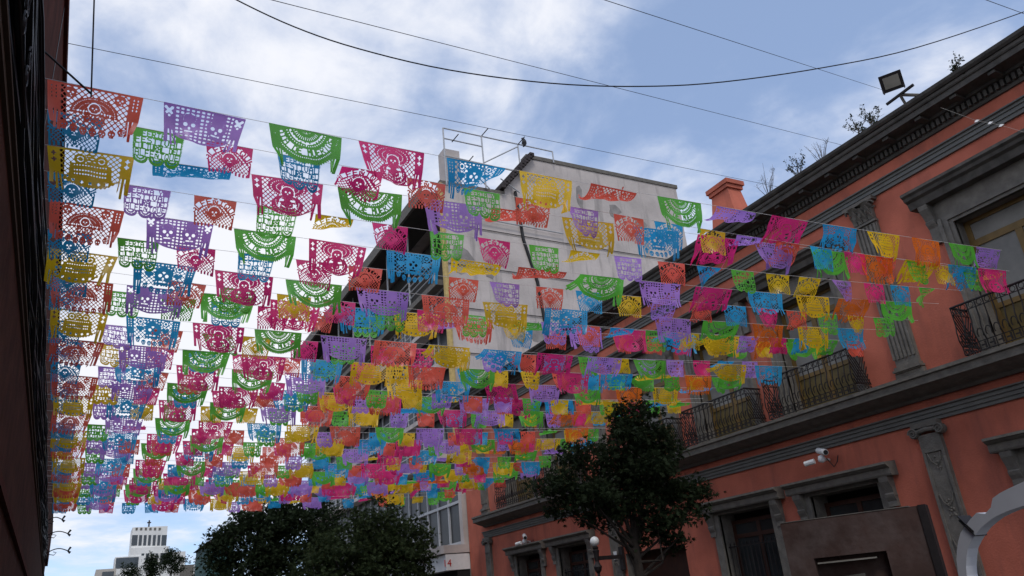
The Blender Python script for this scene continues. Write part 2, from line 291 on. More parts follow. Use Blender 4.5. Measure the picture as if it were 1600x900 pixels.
for c in LOW: window_low(c)
def window_up(c):
    s = MB()
    for k in (-1, 1):
        for a, b, d in ((.95, 1.03, .05), (1.03, 1.14, .09), (1.14, 1.22, .13)):
            a, b = sorted((c+k*a, c+k*b)); fbox(s, a, b, 5.09, 8.08, -.05, d)
    fbox(s, c-1.2, c+1.2, 7.93, 8.0, -.05, .052); fbox(s, c-1.2, c+1.2, 8.0, 8.1, -.04, .092); fbox(s, c-1.25, c+1.25, 8.1, 8.48, 0, .06)
    o = s.build('balcony_window', MT['stone'], CB)
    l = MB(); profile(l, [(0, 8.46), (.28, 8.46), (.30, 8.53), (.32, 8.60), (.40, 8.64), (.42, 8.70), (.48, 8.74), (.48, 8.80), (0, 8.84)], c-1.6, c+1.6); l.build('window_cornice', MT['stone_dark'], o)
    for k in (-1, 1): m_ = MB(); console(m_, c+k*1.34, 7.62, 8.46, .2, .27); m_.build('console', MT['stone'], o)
    fr = MB()
    for a, b in ((-.95, -.84), (.84, .95), (-.07, .07)): fr.box(FX+.28, FX+.36, c+a, c+b, 5.1, 7.42 if abs(a) < .5 else 7.93)
    for a, b in ((7.85, 7.93), (7.36, 7.50), (6.02, 6.12), (5.1, 5.25)): fr.box(FX+.275, FX+.365, c-.95, c+.95, a, b)
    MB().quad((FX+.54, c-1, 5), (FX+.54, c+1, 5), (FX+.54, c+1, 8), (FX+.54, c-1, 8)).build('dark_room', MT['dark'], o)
    fr.build('wooden_frame', MT['ochre'], o)
    for a, b in ((-.84, -.07), (.07, .84)):
        MB().box(FX+.31, FX+.32, c+a, c+b, 6.12, 7.36).build('pane', MT['curtain'], o); MB().box(FX+.305, FX+.335, c+a, c+b, 5.25, 6.02).build('door_panel', MT['olive'], o)
    MB().box(FX+.31, FX+.32, c-.84, c+.84, 7.50, 7.85).build('pane', MT['curtain'], o)
for c in UPP: window_up(c)
def balcony(c, hw=1.29):
    d1 = .56; zb, zt = 5.09, 6.10; o_ = MB()
    path = [(FX-.02, c-hw, 0), (FX-d1, c-hw, 0), (FX-d1, c+hw, 0), (FX-.02, c+hw, 0)]
    def rail(z, r): 
        for a, b in zip(path, path[1:]): o_.tube([(a[0], a[1], z), (b[0], b[1], z)], r, 5)
    rail(zt, .022); rail(zt-.14, .01); rail(zb+.05, .012); rail(zb+.22, .01)
    o = o_.build('balcony_railing', MT['iron'], CB)
    q = MB()
    n = 17
    for k in range(n):
        y = c-hw+2*hw*k/(n-1); b = .07
        q.tube([(FX-d1, y, zb+.05), (FX-d1-.0, y, zb+.22), (FX-d1-.05, y, zb+.34), (FX-d1-.045, y, zb+.5), (FX-d1, y, zb+.66), (FX-d1, y, zt)], .013, 4)
        if k < n-1:
            ym = y+hw/(n-1)
            q.tube([(FX-d1, ym+.055*math.cos(a), zb+.36+.1*math.sin(a)) for a in np.linspace(-.6, 3.8, 8)], .011, 4)
            q.tube([(FX-d1, ym+.05*math.cos(a), zt-.07+.055*math.sin(a)) for a in np.linspace(0, 6.28, 8)], .009, 4)
            q.box(FX-d1-.006, FX-d1+.006, ym-.05, ym-.02, zb+.07, zb+.2); q.box(FX-d1-.006, FX-d1+.006, ym-.02, ym+.05, zb+.12, zb+.15)
    q.build('front_bars', MT['iron'], o)
    for s in (-1, 1):
        e = MB(); y = c+s*hw
        for k in range(7):
            for sg in (-1, 1):
                x0 = FX-.02-.54*k/7; z0 = zb+.22; x1 = x0-sg*.36; z1 = zt-.14
                t0, t1 = 0., 1.
                pts = [(x0+(x1-x0)*t, y, z0+(z1-z0)*t) for t in np.linspace(0, 1, 12)]; pts = [p for p in pts if FX-d1 <= p[0] <= FX-.02]
                if len(pts) > 1: e.tube([pts[0], pts[-1]], .012, 4)
        for k in range(5):
            xx = FX-.07-.1*k
            for zc in (zb+.13, zt-.07): e.tube([(xx+.045*math.cos(a), y, zc+.055*math.sin(a)) for a in np.linspace(0, 6.28, 7)], .01, 4)
        e.build('side_lattice', MT['iron'], o)
for c in UPP: balcony(c)
# doorway behind the tree
do = MB().box(FX+.45, FX+.52, DOOR-1.45, DOOR+1.45, 0, 2.68).build('wooden_door', MT['redwood'], CB); do['label'] = 'dark recessed street door behind the tree'
for ch_, yy in (('U', 20.75), ('I', 20.22)):
    t_ = bpy.data.curves.new('wall_letter', 'FONT'); t_.body = ch_; t_.size = .42; t_.extrude = .02; q_ = bpy.data.objects.new('tmp', t_); me = bpy.data.meshes.new_from_object(q_); bpy.data.objects.remove(q_)
    me.materials.append(MT['iron']); link('wall_letter', me, CB, (FX-.03, yy, 2.85), (R(90), 0, R(-90)))
MB().box(FX-.1, FX-.085, 21.15, 21.33, 2.55, 2.8).build('small_plaque', MT['white'], CB)
# chimney on the roof
cy = 14.25; cx_ = 15.75
ch = MB(); b4 = [(-.34, -.5), (.34, -.5), (.34, .5), (-.34, .5)]; t4 = [(-.26, -.34), (.26, -.34), (.26, .34), (-.26, .34)]
ch.v = [(cx_+a, cy+b, 10.3) for a, b in b4]+[(cx_+a, cy+b, 11.15) for a, b in b4]+[(cx_+a*.98, cy+b, 12.2) for a, b in t4]
ch.f = [(0, 1, 5, 4), (1, 2, 6, 5), (2, 3, 7, 6), (3, 0, 4, 7), (4, 5, 9, 8), (5, 6, 10, 9), (6, 7, 11, 10), (7, 4, 8, 11), (8, 9, 10, 11)]
cho = ch.build('chimney', MT['coral'], CB)
MB().box(cx_-.31, cx_+.31, cy-.40, cy+.40, 12.2, 12.32).box(cx_-.35, cx_+.35, cy-.45, cy+.45, 12.32, 12.46).build('chimney_cap', MT['coral'], cho)

# ================================================================= white building beyond
WY = 32.6
WB = empty('white_building', 'tall stained white concrete building with glazed street front beyond the coral one', 'building')
gw = MB(); gp = [(14.85, 0), (31.6, 0), (31.6, 25.6), (20.6, 25.45), (18.75, 23.2), (18.75, 22.75), (14.85, 22.7)]
gw.extrude([(x, WY, z) for x, z in gp], (0, .35, 0)); gw.build('gable_wall', MT['whitewall'], WB)
MB().box(15.3, 31.4, WY+.35, 62, 22.2, 22.5).box(31.2, 31.5, WY+.35, 62, 0, 25).box(15.2, 31.5, 62, 62.4, 0, 22.4).build('rear_block', MT['whitewall'], WB)
MB().box(20.4, 31.7, WY-.06, WY+.6, 25.47, 25.72).build('coping', MT['stone'], WB)
tl = MB()
for k in range(15):
    t = k/14; x = 18.55+2.1*t; z = 23.0+2.5*t; tl.box(x-.14, x+.14, WY-.35, WY+5, z-.02+.03*(k % 2), z+.2+.03*(k % 2))
tl.build('sloped_tile_roof', MT['tile'], WB)
MB().box(15.35, 16.3, WY+.4, WY+1.2, 22.4, 25.3).build('roof_stack', MT['whitewall'], WB)
MB().box(14.78, 18.7, WY-.05, WY+.45, 22.7, 22.9).build('parapet_coping', MT['stone'], WB)
MB().tube([(19.4, WY-.06, 23.0), (19.6, WY-.06, 20), (20.2, WY-.06, 17.5), (20.6, WY-.06, 12), (20.7, WY-.06, 4)], .09, 8).build('black_drain_pipe', MT['rubber'], WB)
MB().tube([(14.75, WY-.12, 22.6), (14.75, WY-.12, 9)], .16, 8).build('tan_corner_pipe', MT['pipe_y'], WB)
for k, z in enumerate((20.3, 18.0, 15.6, 13.2)): MB().tube([(14.9, WY-.05, z), (22, WY-.05, z-.12), (30, WY-.05, z-.2)], .022, 4).build('wall_cable', MT['rubber'], WB)
MT['patch'] = mat('grey_plaster_patch', (.30, .275, .26), .9, var=.3, scale=1.5, bump=.4)
for px, py, rw, rh in ((722, 405, .8, 1.0), (765, 420, .5, .6), (905, 305, .35, .9), (960, 330, .5, .5), (775, 600, .5, 1.6), (1000, 350, .6, .4), (840, 520, .7, .6)):
    c = onY(px, py, WY); n_ = 11; MB().extrude([(c.x+rw*math.cos(k*6.283/n_)*random.uniform(.55, 1.1), WY-.012, c.z+rh*math.sin(k*6.283/n_)*random.uniform(.55, 1.1)) for k in range(n_)], (0, .02, 0)).build('plaster_patch', MT['patch'], WB)
# street front: roof slab, recessed top floors with rails, curtain wall
SY0, SY1 = WY+.35, 61.5
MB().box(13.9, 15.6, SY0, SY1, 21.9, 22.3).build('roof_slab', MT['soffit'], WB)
MB().box(13.75, 13.9, SY0, SY1, 21.8, 22.45).build('roof_fascia', MT['stone'], WB)
MB().box(16.4, 16.5, SY0, SY1, 17.2, 21.9).build('recessed_wall', MT['soffit'], WB)  # dark colour stands in for the shade of the recess under the eave
MB().box(14.4, 16.4, SY0, SY1, 16.9, 17.2).build('terrace_slab', MT['stone'], WB)
for z in (17.6, 17.95, 18.3, 18.65): MB().tube([(14.45, SY0, z), (14.45, SY1, z)], .035, 5).build('terrace_rail', MT['alu'], WB)
pm = MB().box(14.41, 14.49, -.04, .04, 17.2, 21.9).mesh('terrace_post', MT['alu'])
for k in range(9): link('terrace_post', pm, WB, (0, SY0+.3+k*3.55, 0))
nb = 22; bw = (SY1-SY0)/nb; floors = [4.3, 6.1, 8.3, 10.5, 12.7, 14.9, 16.9]
mm_ = MB().box(14.9, 15.05, -.05, .05, 4.2, 16.9).mesh('mullion', MT['alu'])
for k in range(nb+1): link('mullion', mm_, WB, (0, SY0+.06+k*(bw-.004), 0))
for z in floors: MB().box(14.88, 15.06, SY0, SY1, z-.06, z+.06).build('transom', MT['alu'], WB)
for j in range(len(floors)-1):
    h = floors[j+1]-floors[j]; pm = MB().box(14.98, 15.0, .05, bw-.05, floors[j]+.06, floors[j+1]-.06).mesh('pane', MT['glass_sky']); ps = MB().box(14.97, 15.0, .05, bw-.05, floors[j]+.06, floors[j+1]-.06).mesh('spandrel_panel', MT['alu'])
    for k in range(nb):
        lightp = random.random() < .06 and k > 3
        link('spandrel_panel' if lightp else 'pane', ps if lightp else pm, WB, (0, SY0+.06+k*(bw-.004), 0), (0, 0, random.uniform(-.006, .006)))
for z in floors[2:-1]:
    MB().box(14.2, 14.87, SY0+.3, SY1-.5, z-.16, z+.06).build('balcony_slab', MT['whitewall'], WB)
    for dz in (.35, .65, .95): MB().tube([(14.24, SY0+.3, z+dz), (14.24, SY1-.5, z+dz)], .03, 5).build('balcony_rail', MT['alu'], WB)
    pb = MB().box(14.215, 14.265, -.025, .025, z+.06, z+.95).mesh('balcony_post', MT['alu'])
    for k in range(15): link('balcony_post', pb, WB, (0, SY0+.35+k*1.98, 0))
MB().box(15.0, 15.3, SY0, SY1, 4.2, 16.9).build('dark_interior', MT['dark'], WB)
cn = MB(); cp = [(15.0, 32.42), (13.78, 32.45), (13.7, 32.6), (13.7, SY1), (15, SY1)]
cn.extrude([(x, y, 3.84) for x, y in cp], (0, 0, .34)); cn.build('entrance_canopy', MT['whitewall'], WB)
MB().box(13.86, 15.0, 32.46, SY1, 3.14, 3.80).build('sign_fascia', MT['white'], WB); MB().box(14.4, 15.0, 32.5, SY1, 0, 3.14).build('dark_shopfront', MT['dark'], WB)
t_ = bpy.data.curves.new('house_number', 'FONT'); t_.body = '14'; t_.size = .42; t_.extrude = .006; q_ = bpy.data.objects.new('tmp', t_); me = bpy.data.meshes.new_from_object(q_); bpy.data.objects.remove(q_)
me.materials.append(MT['redpaint']); link('house_number', me, WB, (13.70, 32.45, 3.30), (R(90), 0, 0))
# pipe frame above the roof
RF = empty('rooftop_frame', 'thin white pipe framework standing on the white building roof', 'frame', loc=(0, 0, 0))
FYR = WY-.2
def fp(x, y): return onY(x, y, FYR)
for x, y, zb in ((692, 200, 22.6), (752, 213.5, 22.8), (809, 227, 23.6), (863, 237, 25.4)):
    t = fp(x, y); MB().tube([(t.x, t.y, zb), t], .045, 6).build('post', MT['alu'], RF)
for a, b in (((692, 200), (863, 237)), ((693, 216), (753, 229)), ((695, 243), (866, 281)), ((698, 331), (880, 365))): MB().tube([fp(*a), fp(*b)], .04, 6).build('rail', MT['alu'], RF)
for a, b in (((757, 254), (809, 229)), ((748, 278), (767, 297)), ((782, 279), (812, 301))): MB().tube([fp(*a), fp(*b)], .04, 5).build('brace', MT['alu'], RF)
for x, y in ((752, 213), (809, 226), (706, 222), (729, 256)): p = fp(x, y); MB().tube([p, fp(x+7, y-8)+Vector((0, -.3, 0))], .03, 5).build('spur', MT['iron'], RF)
bd = MB(); bd.smooth = True
bp = onY(818, 224, FYR)
bd.tube([(bp.x-.05, bp.y, bp.z-.25), (bp.x, bp.y, bp.z-.18), (bp.x+.04, bp.y, bp.z), (bp.x+.05, bp.y, bp.z+.14), (bp.x+.03, bp.y, bp.z+.25), (bp.x-.03, bp.y, bp.z+.33), (bp.x-.12, bp.y, bp.z+.33)], [.03, .07, .16, .14, .09, .08, .01], 8)
tag(bd.build('perched_bird', MT['bird']), 'small dark bird perched on the rooftop pipe frame', 'bird')

# ================================================================= left building
LW = empty('brown_building', 'dark brown building close beside the viewer with a tall eave band', 'building')
SL = -.024
def lw(lat, y, z): return (-lat+SL*y, y, z)      # lat: metres from the camera line towards the wall
def lbox(mb, l0, l1, y0, y1, z0, z1):
    mb.extrude([lw(l0, y0, z0), lw(l1, y0, z0), lw(l1, y0, z1), lw(l0, y0, z1)], (SL*(y1-y0), y1-y0, 0)); return mb
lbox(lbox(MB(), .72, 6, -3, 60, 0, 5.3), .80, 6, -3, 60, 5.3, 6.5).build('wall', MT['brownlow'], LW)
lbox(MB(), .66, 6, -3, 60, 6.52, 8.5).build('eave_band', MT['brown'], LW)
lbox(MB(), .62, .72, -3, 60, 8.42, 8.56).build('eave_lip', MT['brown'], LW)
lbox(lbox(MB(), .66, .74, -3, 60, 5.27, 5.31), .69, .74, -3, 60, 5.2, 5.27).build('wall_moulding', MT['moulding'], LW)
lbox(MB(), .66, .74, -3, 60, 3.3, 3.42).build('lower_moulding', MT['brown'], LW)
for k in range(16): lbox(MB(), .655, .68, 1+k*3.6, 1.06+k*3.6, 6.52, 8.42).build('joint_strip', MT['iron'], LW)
cb = MB()
for k in range(46):
    z = random.uniform(5.5, 6.42); lt = random.uniform(.62, .72); ph = random.uniform(0, 6)
    cb.tube([lw(lt+.03*math.sin(ph+y*.9), y, z+.06*math.sin(ph*2+y*.5)+.05*math.sin(y*1.7+ph)) for y in np.arange(-1, 46, 1.0)], random.choice([.008, .012, .018, .025]), 4)
tag(cb.build('cable_bundle', MT['rubber']), 'thick bundle of black cables running along the brown wall under the eave', 'cables')
sb = MB()
for z, s in ((5.44, 1), (5.6, -1)):
    for yy in (4.3, 4.9, 5.5):
        sb.tube([lw(.60, yy+rr*math.cos(a)*s, z+rr*math.sin(a)) for a, rr in zip(np.linspace(0, 11, 26), np.linspace(.10, .02, 26))], .010, 5)
for z in (5.33, 5.72): sb.tube([lw(.60, 3.9, z), lw(.60, 6.0, z)], .010, 5)
tag(sb.build('iron_scrollwork', MT['iron']), 'black wrought-iron scroll grille on the brown wall near the cable bundle', 'ironwork')
# bracket with hanging rod
br = empty('rod_bracket', 'black strut from the brown wall meeting a vertical hanging rod', 'bracket')
a, b, c_ = onY(60, 72, 6.75), onY(143, 147, 6.75), onY(149, -60, 6.75)
MB().tube([a, b], .010, 6).build('strut', MT['iron'], br); MB().tube([b+Vector((0, 0, -.03)), c_], .0075, 6).build('rod', MT['iron'], br)
# scrolled brackets far along the brown wall
for i, (x, y) in enumerate(((97, 812), (106, 834), (106, 861))):
    Yb = 40.0; p = onY(x, y, Yb); q = onY(73, y+3, Yb); e = MB()
    e.tube([q+(p-q)*t+Vector((0, 0, .14*math.sin(t*3.1))) for t in np.linspace(0, 1, 9)], .022, 5)
    e.tube([p+Vector((.0, 0, 0)), p+Vector((.10, 0, -.08))], [.03, .06], 6); e.tube([p, p+Vector((.1, 0, .16))], [.03, .05], 5)
    e.tube([q+Vector((0, 0, -.05)), q+(p-q)*.35+Vector((0, 0, -.12)), q+(p-q)*.45+Vector((0, 0, -.02)), q+(p-q)*.3+Vector((0, 0, .02))], .016, 5)
    tag(e.build('scroll_bracket', MT['iron']), '%s thin scrolled iron bracket sticking out beside the church, counted from the top' % ORD[i+1], 'bracket', 'brackets on the far brown wall')

# ================================================================= church
CH = empty('church_tower', 'white stepped church tower with dark slot openings and a cross on top', 'church')
CY = 150.0
def cpt(x, y): return onY(x, y, CY)
def cblock(x0, x1, yt, yb, name, mt=MT['church'], d0=0, dd=6, parent=CH):
    a, b = cpt(x0, yt), cpt(x1, yb); zt = cpt((x0+x1)/2, yt).z; zb = 0 if yb is None else cpt((x0+x1)/2, yb).z
    return MB().box(a.x, b.x, CY+d0, CY+d0+dd, max(zb, 0), zt).build(name, mt, parent)
def cslot(x0, x1, yt, yb, parent, d=-.04): 
    a, b = cpt(x0, yt), cpt(x1, yb); zt = cpt((x0+x1)/2, yt).z; zb = cpt((x0+x1)/2, yb).z; MB().box(a.x, b.x, CY+d, CY+.3, zb, zt).build('slot_opening', MT['glass'], parent)
bel = cblock(207.5, 259.5, 823, 856, 'belfry'); cblock(204, 262, 855, 872, 'belfry_shoulder', d0=-.3); low = cblock(196, 270, 868, 990, 'lower_tower', d0=-.15)
for i in range(6): cblock(212+i*7.2, 215+i*7.2, 824.5, 828.5, 'parapet_notch', MT['stone'], -.06, .2, bel)
for x0, x1 in ((206, 214), (217, 221), (224.3, 228), (231.5, 235), (238.8, 242.5), (246, 249.6), (252.4, 259.5)): cslot(x0+.6, x1, 836, 852.5, bel, -.03)
for i in range(4): cslot(221+i*7.2, 224+i*7.2, 865, 880, low, -.34)
cblock(179, 300, 886, 990, 'nave', d0=-.5, dd=14)
nv = cblock(180, 216, 870, 992, 'side_block', d0=-.45); cslot(181.5, 215, 871.5, 888, nv, -.52); nv2 = cblock(249, 281, 863, 992, 'side_block', d0=-.4); cslot(250.5, 265, 864, 882, nv2, -.47)
p = cpt(234.5, 821); MB().box(p.x-.12, p.x+.12, CY+2.9, CY+3.1, p.z-.2, p.z+1.25).box(p.x-.32, p.x+.32, CY+2.91, CY+3.09, p.z+.75, p.z+.95).build('cross', MT['iron'], CH)
fb = empty('beige_building', 'low beige flat-roofed building beside the church, behind small trees', 'building')
def pbox(x0, x1, yt, Y, dd, name, mt, parent):
    a, b = onY(x0, yt, Y), onY(x1, yt, Y); return MB().box(a.x, b.x, Y, Y+dd, 0, (a.z+b.z)/2).build(name, mt, parent)
pbox(283, 302, 884, 120, 10, 'wall', MT['plain'], fb); pbox(282, 303, 882.5, 119.8, .3, 'roof_edge', MT['stone'], fb)
fb2 = empty('low_building', 'low pale building at the foot of the church tower', 'building')
pbox(150, 182, 889, 125, 10, 'wall', MT['plain'], fb2); pbox(160, 178, 893, 124.9, .05, 'window', MT['glass'], fb2)
tk = empty('teal_kiosk', 'narrow teal building corner half hidden behind the dark tree', 'kiosk')
a = onY(327, 838, 42); MB().box(a.x, a.x+1.2, 42, 47, 0, a.z-.3).build('wall', MT['teal'], tk); MB().extrude([(a.x-.15, 41.8, a.z-.3), (a.x+.9, 41.8, a.z+.3), (a.x+1.3, 41.8, a.z+.3), (a.x+1.3, 41.8, a.z-.3)], (0, 5.4, 0)).build('roof', MT['tile'], tk)

# ================================================================= trees
def leafpoly(s):
    pts = []
    for k in range(5):
        a = math.pi/2+(k-2)*.62; pts.append((s*(1 if k == 2 else .9 if k in (1, 3) else .72)*math.cos(a), s*(1 if k == 2 else .9 if k in (1, 3) else .72)*math.sin(a)))
        if k < 4: a2 = a+.31; pts.append((s*.42*math.cos(a2), s*.42*math.sin(a2)))
    pts.reverse(); return [(0, -.12*s)]+pts
LP = np.array([(x, y, 0) for x, y in leafpoly(1.0)])
def tree(name, label, base, trunk_h, blobs, nleaf, ls, leaf, group, tr=.12, seed=1):
    rg = np.random.default_rng(seed); T_ = empty(name, label, 'tree', group, base)
    tm = MB(); cen = np.mean([b[0] for b in blobs], 0)
    top = Vector(cen)
    tm.tube([(0, 0, -.05), (.03, .02, trunk_h*.5), (.0, .04, trunk_h), top*.9], [tr*1.25, tr, tr*.8, tr*.25], 9)
    limbs = []
    for c, r in blobs:
        c = Vector(c); st = Vector((0, .03, trunk_h*rg.uniform(.7, 1.0))); mid = st.lerp(c, .5)+Vector(rg.normal(0, .12, 3)); tm.tube([st, mid, c], [tr*.32, tr*.2, tr*.08], 6); limbs.append((st, mid, c))
        for k in range(6):
            e = c+Vector(rg.normal(0, 1, 3)).normalized()*max(r)*.85; tm.tube([c.lerp(mid, .3), c.lerp(e, .5)+Vector(rg.normal(0, .06, 3)), e], [tr*.12, tr*.08, .006], 4)
    tm.build('trunk', MT['bark'], T_)
    V = []; Fc = []; tot = sum(r[0]*r[1]*r[2] for c, r in blobs)**1
    for c, r in blobs:
        n = int(nleaf*(r[0]*r[1]*r[2])/tot); ncl = max(8, n//26)
        d = rg.normal(0, 1, (ncl, 3)); d /= np.linalg.norm(d, axis=1)[:, None]; rad = rg.uniform(.35, 1.12, ncl)**.6
        cl = np.array(c)+d*rad[:, None]*np.array(r)
        for q in cl:
            m_ = 26; pos = q+rg.normal(0, 1, (m_, 3))*np.array([.15, .15, .10])*max(.8, ls*9)
            for p_ in pos:
                nrm = rg.normal(0, 1, 3)+np.array([0, 0, .9]); nrm /= np.linalg.norm(nrm); t = np.cross(nrm, rg.normal(0, 1, 3)); t /= np.linalg.norm(t); b_ = np.cross(nrm, t); s_ = ls*rg.uniform(.6, 1.25)
                k = len(V); pts = p_+s_*(LP[:, :1]*t+LP[:, 1:2]*b_)+nrm*(np.abs(LP[:, :1])*s_*-.25); V.extend(map(tuple, pts)); Fc.append(tuple(range(k, k+len(LP))))
    me = bpy.data.meshes.new('crown'); me.from_pydata(V, [], Fc); me.materials.append(leaf); link('crown', me, T_)
    return T_
# sweetgum in front of the coral building
def rel(px, py, Y, base): p = onY(px, py, Y); return tuple(p-Vector(base))
TB = tuple(onY(1000, 900, 13)); TB = (TB[0], 13.0, 0.0)
blobs = [(rel(x, y, Yb, TB), r) for x, y, Yb, r in ((990, 655, 13, (.50, .5, .36)), (1015, 690, 13.2, (.55, .5, .32)), (965, 695, 12.8, (.42, .5, .28)), (900, 712, 12.8, (.42, .45, .20)), (945, 735, 13, (.55, .5, .22)), (1005, 735, 12.7, (.6, .6, .30)), (1040, 715, 13.3, (.38, .4, .26)), (870, 755, 13, (.45, .5, .20)), (920, 772, 12.8, (.55, .6, .22)), (980, 780, 13, (.65, .6, .26)), (1045, 770, 13, (.6, .6, .24)), (1085, 765, 13, (.3, .4, .17)), (885, 795, 13.1, (.40, .4, .14)), (950, 808, 13.2, (.45, .5, .18)), (1025, 812, 12.8, (.55, .5, .2)), (1075, 800, 13, (.33, .4, .16)), (1045, 842, 13, (.3, .35, .16)), (1000, 838, 13.2, (.32, .4, .12)))]
tree('sweetgum_tree', 'dark star-leaved street tree in front of the coral building', TB, 2.5, blobs, 12500, .09, LEAF3, 'street trees', .11, 3)
B2 = (onY(610, 900, 28).x, 28.0, 0.0)
blobs = [(rel(560, 860, 28, B2), (1.8, 1.6, 1.0)), (rel(612, 848, 28, B2), (1.5, 1.4, 1.0)), (rel(590, 815, 28.3, B2), (1.0, 1.1, .8)), (rel(628, 888, 28, B2), (1.1, 1.2, .9)), (rel(520, 890, 27.5, B2), (1.3, 1.3, .9)), (rel(652, 862, 28, B2), (.5, .7, .5)), (rel(600, 885, 27, B2), (1.6, 1.3, .9))]
tree('street_tree', 'lighter green bushy tree below the glazed front of the white building', B2, 2.4, blobs, 13000, .13, LEAF2, 'street trees', .16, 5)
B3 = (onY(430, 900, 36).x, 36.0, 0.0)
blobs = [(rel(402, 850, 36, B3), (1.9, 1.7, 1.4)), (rel(450, 830, 36, B3), (2.0, 1.8, 1.4)), (rel(420, 808, 36, B3), (1.6, 1.6, 1.0)), (rel(368, 828, 36, B3), (.8, .9, .8)), (rel(352, 862, 35.5, B3), (.75, .8, .9)), (rel(342, 848, 36, B3), (.4, .5, .6)), (rel(345, 890, 35.5, B3), (.5, .6, .6)), (rel(500, 815, 37, B3), (1.2, 1.3, 1.0)), (rel(392, 890, 35, B3), (1.7, 1.4, 1.0)), (rel(460, 885, 35, B3), (1.8, 1.5, 1.0))]
tree('street_tree', 'broad very dark tree beside the teal building at the end of the banners', B3, 2.6, blobs, 15000, .15, LEAF3, 'street trees', .2, 8)
for i, (x, y, Yd, lab) in enumerate(((203, 888, 78, 'low dark tree at the foot of the church tower, nearest the brown wall'), (237, 872, 78, 'small upright tree directly below the church cross'), (270, 866, 76, 'tallest of the small dark trees in front of the church'), (315, 876, 80, 'small dark tree between the beige building and the teal one'))):
    bb = (onY(x, y, Yd).x, Yd, 0.0); r_ = (.9, .45, .95, .5)[i]
    tree('small_tree', lab, bb, 2.6, [(rel(x, y+6, Yd, bb), (r_, r_, .8)), (rel(x+3, y+16, Yd, bb), (r_*1.15, r_, .8)), (rel(x-4, y+18, Yd, bb), (r_, r_, .8)), (rel(x, y, Yd, bb), (r_*.5, .5, .6))], 2200, .13, LEAF3, 'small trees by the church', .12, 20+i)

# ================================================================= street things
# globe lamp on the pilaster
wl = empty('wall_lamp', 'wall lamp with white globe on black iron bracket by the tree', 'lamp')
gp_ = onX(929, 846, 13.95); g_ = MB(); g_.smooth = True; g_.lathe([(.005, -.15), (.075, -.13), (.125, -.08), (.15, 0), (.125, .08), (.075, .13), (.005, .15)], gp_, 18); g_.build('globe', MT['globe'], wl)
k_ = MB(); k_.lathe([(.05, -.14), (.10, -.18), (.07, -.24), (.11, -.27), (.09, -.35), (.06, -.6), (.09, -.68), (.13, -.75), (.10, -.86), (.04, -.94), (.05, -1.0), (.004, -1.07)], gp_, 12); k_.build('lamp_body', MT['iron'], wl)
MB().box(gp_.x, 14.92, gp_.y-.03, gp_.y+.03, gp_.z-.56, gp_.z-.44).build('bracket_arm', MT['iron'], wl); MB().box(14.86, 14.95, gp_.y-.09, gp_.y+.09, gp_.z-.9, gp_.z-.2).build('back_plate', MT['iron'], wl)
def cctv(name, label, px, py, big):
    c_ = empty(name, label, 'camera', 'security cameras on the coral wall'); p = onX(px, py, 14.75); s = big
    bm_ = MB(); bm_.smooth = True; bm_.lathe([(.01, -.09*s), (.08*s, -.06*s), (.09*s, 0), (.07*s, .07*s), (.01, .09*s)], p, 10); bm_.build('swivel_joint', MT['white'], c_)
    MB().tube([p, (15.0, p.y, p.z-.02)], .03*s, 6).build('mount_arm', MT['white'], c_)
    d1 = Vector((-.35, -.75, -.25)).normalized(); q = p+Vector((-.02, -.06*s, .16*s)); h_ = MB().tube([q-d1*.16*s, q+d1*.2*s], .07*s, 10).build('camera_body', MT['white'], c_); MB().tube([q+d1*.2*s, q+d1*.21*s], .055*s, 10).build('lens', MT['rubber'], h_)
    d2 = Vector((-.3, .85, -.1)).normalized(); q = p+d2*.18*s; MB().tube([q, q+d2*.24*s], .06*s, 8).build('camera_body', MT['white'], c_)
    MB().tube([p+Vector((.1, -.05, 0)), p+Vector((.1, -.2*s, -.22*s)), p+Vector((.15, -.28*s, -.12*s)), p+Vector((.2, -.3*s, .02))], .012, 5).build('cable_loop', MT['rubber'], c_)
cctv('security_camera', 'pair of white bullet cameras above the ground-floor windows, beside the grey band', 1284, 717, 1.0)
cctv('security_camera', 'small white camera on the coral wall far beyond the tree', 820, 846, 1.1)
# floodlight on the roof edge
fl = empty('floodlight', 'black floodlight on a bar at the coral building roof edge', 'floodlight')
P = onX(1393, 128, 14.25); n_ = Vector((-.75, -.45, -.48)).normalized(); t_ = n_.cross(Vector((0, 0, 1))).normalized(); u_ = t_.cross(n_).normalized()
def obox(c, a, b, d, ha, hb, hd):
    mb = MB(); mb.extrude([c+a*sx*ha+b*sy*hb-d*hd for sx, sy in ((-1, -1), (1, -1), (1, 1), (-1, 1))], d*2*hd); return mb
obox(P, t_, u_, n_, .22, .19, .07).build('housing', MT['iron'], fl); obox(P+n_*.07, t_, u_, n_, .155, .125, .008).build('lens', MT['lens'], fl)
for k in range(5): obox(P-n_*.09+t_*(k-2)*.07, t_, u_, n_, .01, .14, .03).build('cooling_fin', MT['iron'], fl)
bar = onX(1406, 148, 14.25); MB().tube([bar-Vector((0, .33, -.02)), bar+Vector((0, .33, -.02))], .035, 6).build('crossbar', MT['iron'], fl)
MB().tube([P-t_*.2, P-t_*.2-Vector((0, 0, .24))], .014, 4).build('yoke', MT['iron'], fl); MB().tube([P+t_*.2, P+t_*.2-Vector((0, 0, .24))], .014, 4).build('yoke', MT['iron'], fl)
MB().tube([bar, (14.4, bar.y+.02, 10.5)], .03, 6).build('post', MT['stone'], fl); MB().tube([bar, (14.6, bar.y-.45, 10.5)], .035, 6).build('stay', MT['stone'], fl)
